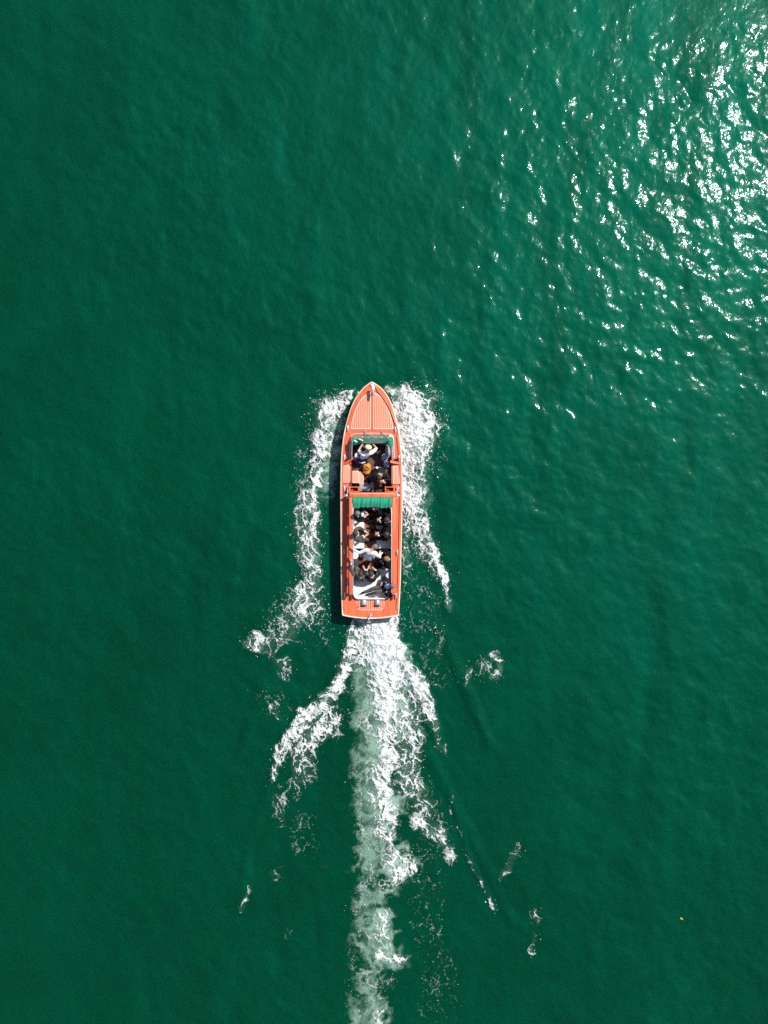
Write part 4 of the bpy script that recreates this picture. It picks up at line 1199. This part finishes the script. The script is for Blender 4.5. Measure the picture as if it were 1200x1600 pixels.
    tors = np.isin(tags, ['torso']) | ((tags == 'pelvis') & ((cen - np.array(pel)) @ axa > .0)) | (np.isin(tags, ['neck']) & (up < -.03))
    fore = np.zeros(len(polys), bool)
    if bare:
        for q in foreseg: fore |= bi == q
        mi = np.where(shirtlike & ~fore & ~(high & (tags == 'neck')), 1, 0); ev.polygons.foreach_set('material_index', mi.astype(np.int32))
    if jacket == 'jacket':
        shell('jacket', (tors & ~vee) | (tags == 'sleeve'), .016, suit, .014)
    else:
        shell('shirt', tors | (np.isin(tags, ['sleeve', 'cuff']) & ~fore), .016, shirt, .016)
    shell('trousers', (tags == 'leg') | (tags == 'pelvis'), .010, trousers or suit, .010)
    shell('shoe', tags == 'footl', .010, 'shoe', 0); shell('shoe', tags == 'footr', .010, 'shoe', 0)
    rot = Matrix((hfw, hs_, hax)).transposed()
    # hair: an uneven cap over crown and back of the head, or a peaked cap
    m = MB(); rg = []
    for i in range(1, 9):
        a = (math.pi * .60) * (1 - i / 9.0) + .02; row = []
        for k in range(18):
            q = 2 * math.pi * k / 18; front = max(0, math.cos(q)); aa = a * (1 - .30 * front)
            r = .108 * (1 + .05 * math.sin(5 * q + i * 2.1) * (a / 2))
            d = Vector((math.sin(aa) * math.cos(q) * 1.04, math.sin(aa) * math.sin(q) * .93, math.cos(aa) * 1.02)) * r
            row.append(hd + hax * .03 - hfw * .008 + rot @ d)
        rg.append(row)
    m.loft(rg, True); m.build('hair', M[hair], t)
    if cap:
        m = MB(); rg = []
        for r, z in ((.112, .03), (.12, .07), (.135, .10), (.125, .13), (.07, .145), (.02, .148)):
            rg.append([hd + hax * z + rot @ Vector((r * 1.05 * math.cos(q), r * .95 * math.sin(q), 0)) for q in np.linspace(0, 2 * math.pi, 19)[:-1]])
        m.loft(rg, True); cp = m.build('cap', M['beige'], t)
        m = MB(); rg = []
        for r in (.10, .14, .175):
            rg.append([hd + hax * (.045 - (r - .10) * .3) + rot @ Vector((r * math.cos(q), r * .85 * math.sin(q), 0)) for q in np.linspace(-1.0, 1.0, 9)])
        m.loft(rg, closed=False); m.loft([[p - hax * .006 for p in r_] for r_ in rg], closed=False); m.build('peak', M['beige'], cp)
    for sg in (1, -1):
        MB().ball(hd - hax * .002 + hfw * .082 + hs_ * (.032 * sg), .011, 6).build('eye', M['eye'], t)
    if tie and jacket == 'jacket':
        m = MB(); q0 = nk - ax_ * .045 + fwd * .10; q1 = nk - ax_ * .30 + fwd * .148
        m.tube([q0, q0.lerp(q1, .1), q1.lerp(q0, .15), q1], [.016, .014, .026, .008], 6, .5); m.build('tie', M['tie'], t)
    return t


FL = FZc + .02; FK = FZk + .02
# the helmsman, leaning over the wheel
person('helmsman in white shirt and beige cap sitting at the wheel', 104, (568.5, 713.5, .95), (574.6, 708.4, 1.42), (575.4, 702.0, 1.55),
       (565.4, 695.6, 1.14), (582.0, 693.0, 1.14), (566, 697, FK), (578, 695, FK), trousers='navy', hair='hair_grey', jacket='shirt', cap=True, bare=True, floor=FZk + .012, lpole=(-.9, -.2, -.3), rpole=(.9, 0, -.4))
person('man in a black suit on the dark cockpit bench, bent over his phone', 275, (594.4, 736, .70), (594, 741.5, 1.16), (593.2, 745.6, 1.31),
       (598.6, 751, .94), (596, 752.5, .92), (599, 760, FK), (577, 757.5, FK), suit='suit_dark', trousers='suit_black', floor=.60, lpole=(.9, 0, -.3), rpole=(-.9, 0, -.3), rkp=(-.7, 0, .7))
person('grey-haired man in black on the left bench, nearest the green sunshade', 2, (557, 803, .66), (557.2, 803, 1.14), (558.4, 802.4, 1.3),
       (570, 799, .80), (570.5, 807, .80), (576, 799.5, FL), (575.5, 811.5, FL), hair='hair_grey', trousers='suit_black')
person('man in black on the right bench, half hidden under the green sunshade', 180, (606, 794.5, .62), (594, 794.2, .86), (588.5, 794, .92),
       (586, 798, .62), (585, 791.5, .62), (584, 799, FL), (583.5, 791, FL), hair='hair_dark')
person('brown-haired man in black on the right bench, second behind the sunshade', 182, (606, 813, .66), (605.6, 813, 1.14), (604.4, 812.4, 1.3),
       (594.2, 815.2, .84), (594, 809.5, .84), (583, 818, FL), (582, 808, FL), hair='hair_brown')
person('man in black on the right bench, hands clasped, third back from the sunshade', 180, (605.4, 835.4, .66), (605.2, 835, 1.14), (604.0, 834.8, 1.3),
       (591, 836.2, .84), (590.6, 832.6, .84), (581.5, 841.5, FL), (581.5, 827.5, FL), hair='hair_brown', tie=False)
person('man in a charcoal suit and open white shirt sitting alone on the left bench', 0, (556, 835, .66), (556, 834.4, 1.14), (555.8, 833.8, 1.31),
       (571, 830.5, .84), (570, 838.6, .84), (577.5, 830, FL), (576.5, 844, FL), suit='suit_grey', hair='hair_brown', tie=False)
person('standing man in a white shirt and grey trousers, bending with arms spread', 70, (575.5, 871, .98), (579.5, 860.5, 1.38), (584.4, 855.4, 1.42),
       (552.5, 858.8, 1.23), (594, 863.8, 1.0), (567, 873, FL), (585, 874, FL), trousers='trouser_grey', hair='hair_grey', jacket='shirt', lpole=(-.5, -.6, -.2), rpole=(.4, -.6, -.2))
person('fair-haired man in black on the right, beside the man bending in white', 178, (606.4, 874, .66), (606, 873.4, 1.14), (604.2, 873, 1.3),
       (598, 880, .80), (596.4, 864.5, .92), (592, 884, FL), (592, 862, FL), hair='hair_blond')
person('man in charcoal suit on the stern seat, arm up on left roof beam', 84, (561, 905, .66), (561.4, 900.6, 1.14), (563.2, 897.2, 1.3),
       (548.4, 879, 1.23), (570, 889.5, .82), (557, 882, FL), (568, 884, FL), suit='suit_grey', hair='hair_brown', lpole=(-.9, -.3, -.1), rkp=(.1, .6, 1))
person('brown-haired man in a dark suit in the middle of the stern seat', 96, (581, 906, .66), (580.8, 901, 1.14), (580, 896.8, 1.3),
       (574, 889.5, .84), (586, 890, .92), (576, 886, FL), (586.4, 886, FL), suit='suit_dark', hair='hair_brown')
person('grey-haired man in light blue shirt reclining at the stern corner, legs stretched out', 184, (602.5, 917, .64), (608.2, 916, 1.06), (611.4, 915.4, 1.2),
       (601, 926.4, .64), (596.4, 910.6, .82), (578, 927.6, SZ + .02), (563, 927, SZ + .02), suit='suit_dark', shirt='shirt_blue', hair='hair_grey', tie=False, trousers='suit_grey',
       lkp=(-.2, 0, 1), rkp=(0, .3, 1), lpole=(.3, -.8, .2), rpole=(.2, .9, -.1))
c = P(568.2, 803, .78)
t = thing('blue_folder', c, 'small pale blue folder held on the lap beside the sunshade', 'folder')
MB().box(c + Vector((-.09, -.10, .02)), c + Vector((.07, .10, .035)), .005).build('cover', M['blue'], t)
MB().box(c + Vector((-.08, -.09, .036)), c + Vector((.0, .09, .04)), .001).build('sheet', M['paper'], t)

# ------------------------------------------------------------------ a leaf adrift on the open water
c = P(1064.5, 1435, 0); c.z = float(water_z(np.array([c.x]), np.array([c.y]))[0]) + .02
t = thing('fallen_leaf', c, 'tiny yellow leaf adrift on the open water at lower right', 'leaf')
lv = [(-.07, .03), (-.03, .05), (.02, .03), (.07, -.03), (.03, -.04), (-.03, -.02)]
MB().add([c + Vector((x, y, .004)) for x, y in lv] + [c + Vector((0, .005, .018))], [(i, (i + 1) % 6, 6) for i in range(6)] + [(5, 4, 3, 2, 1, 0)]).build('blade', M['leaf'], t)
MB().tube([c + Vector((.06, -.025, .006)), c + Vector((.1, -.05, .012))], .003, 5).build('stalk', M['leaf'], t)
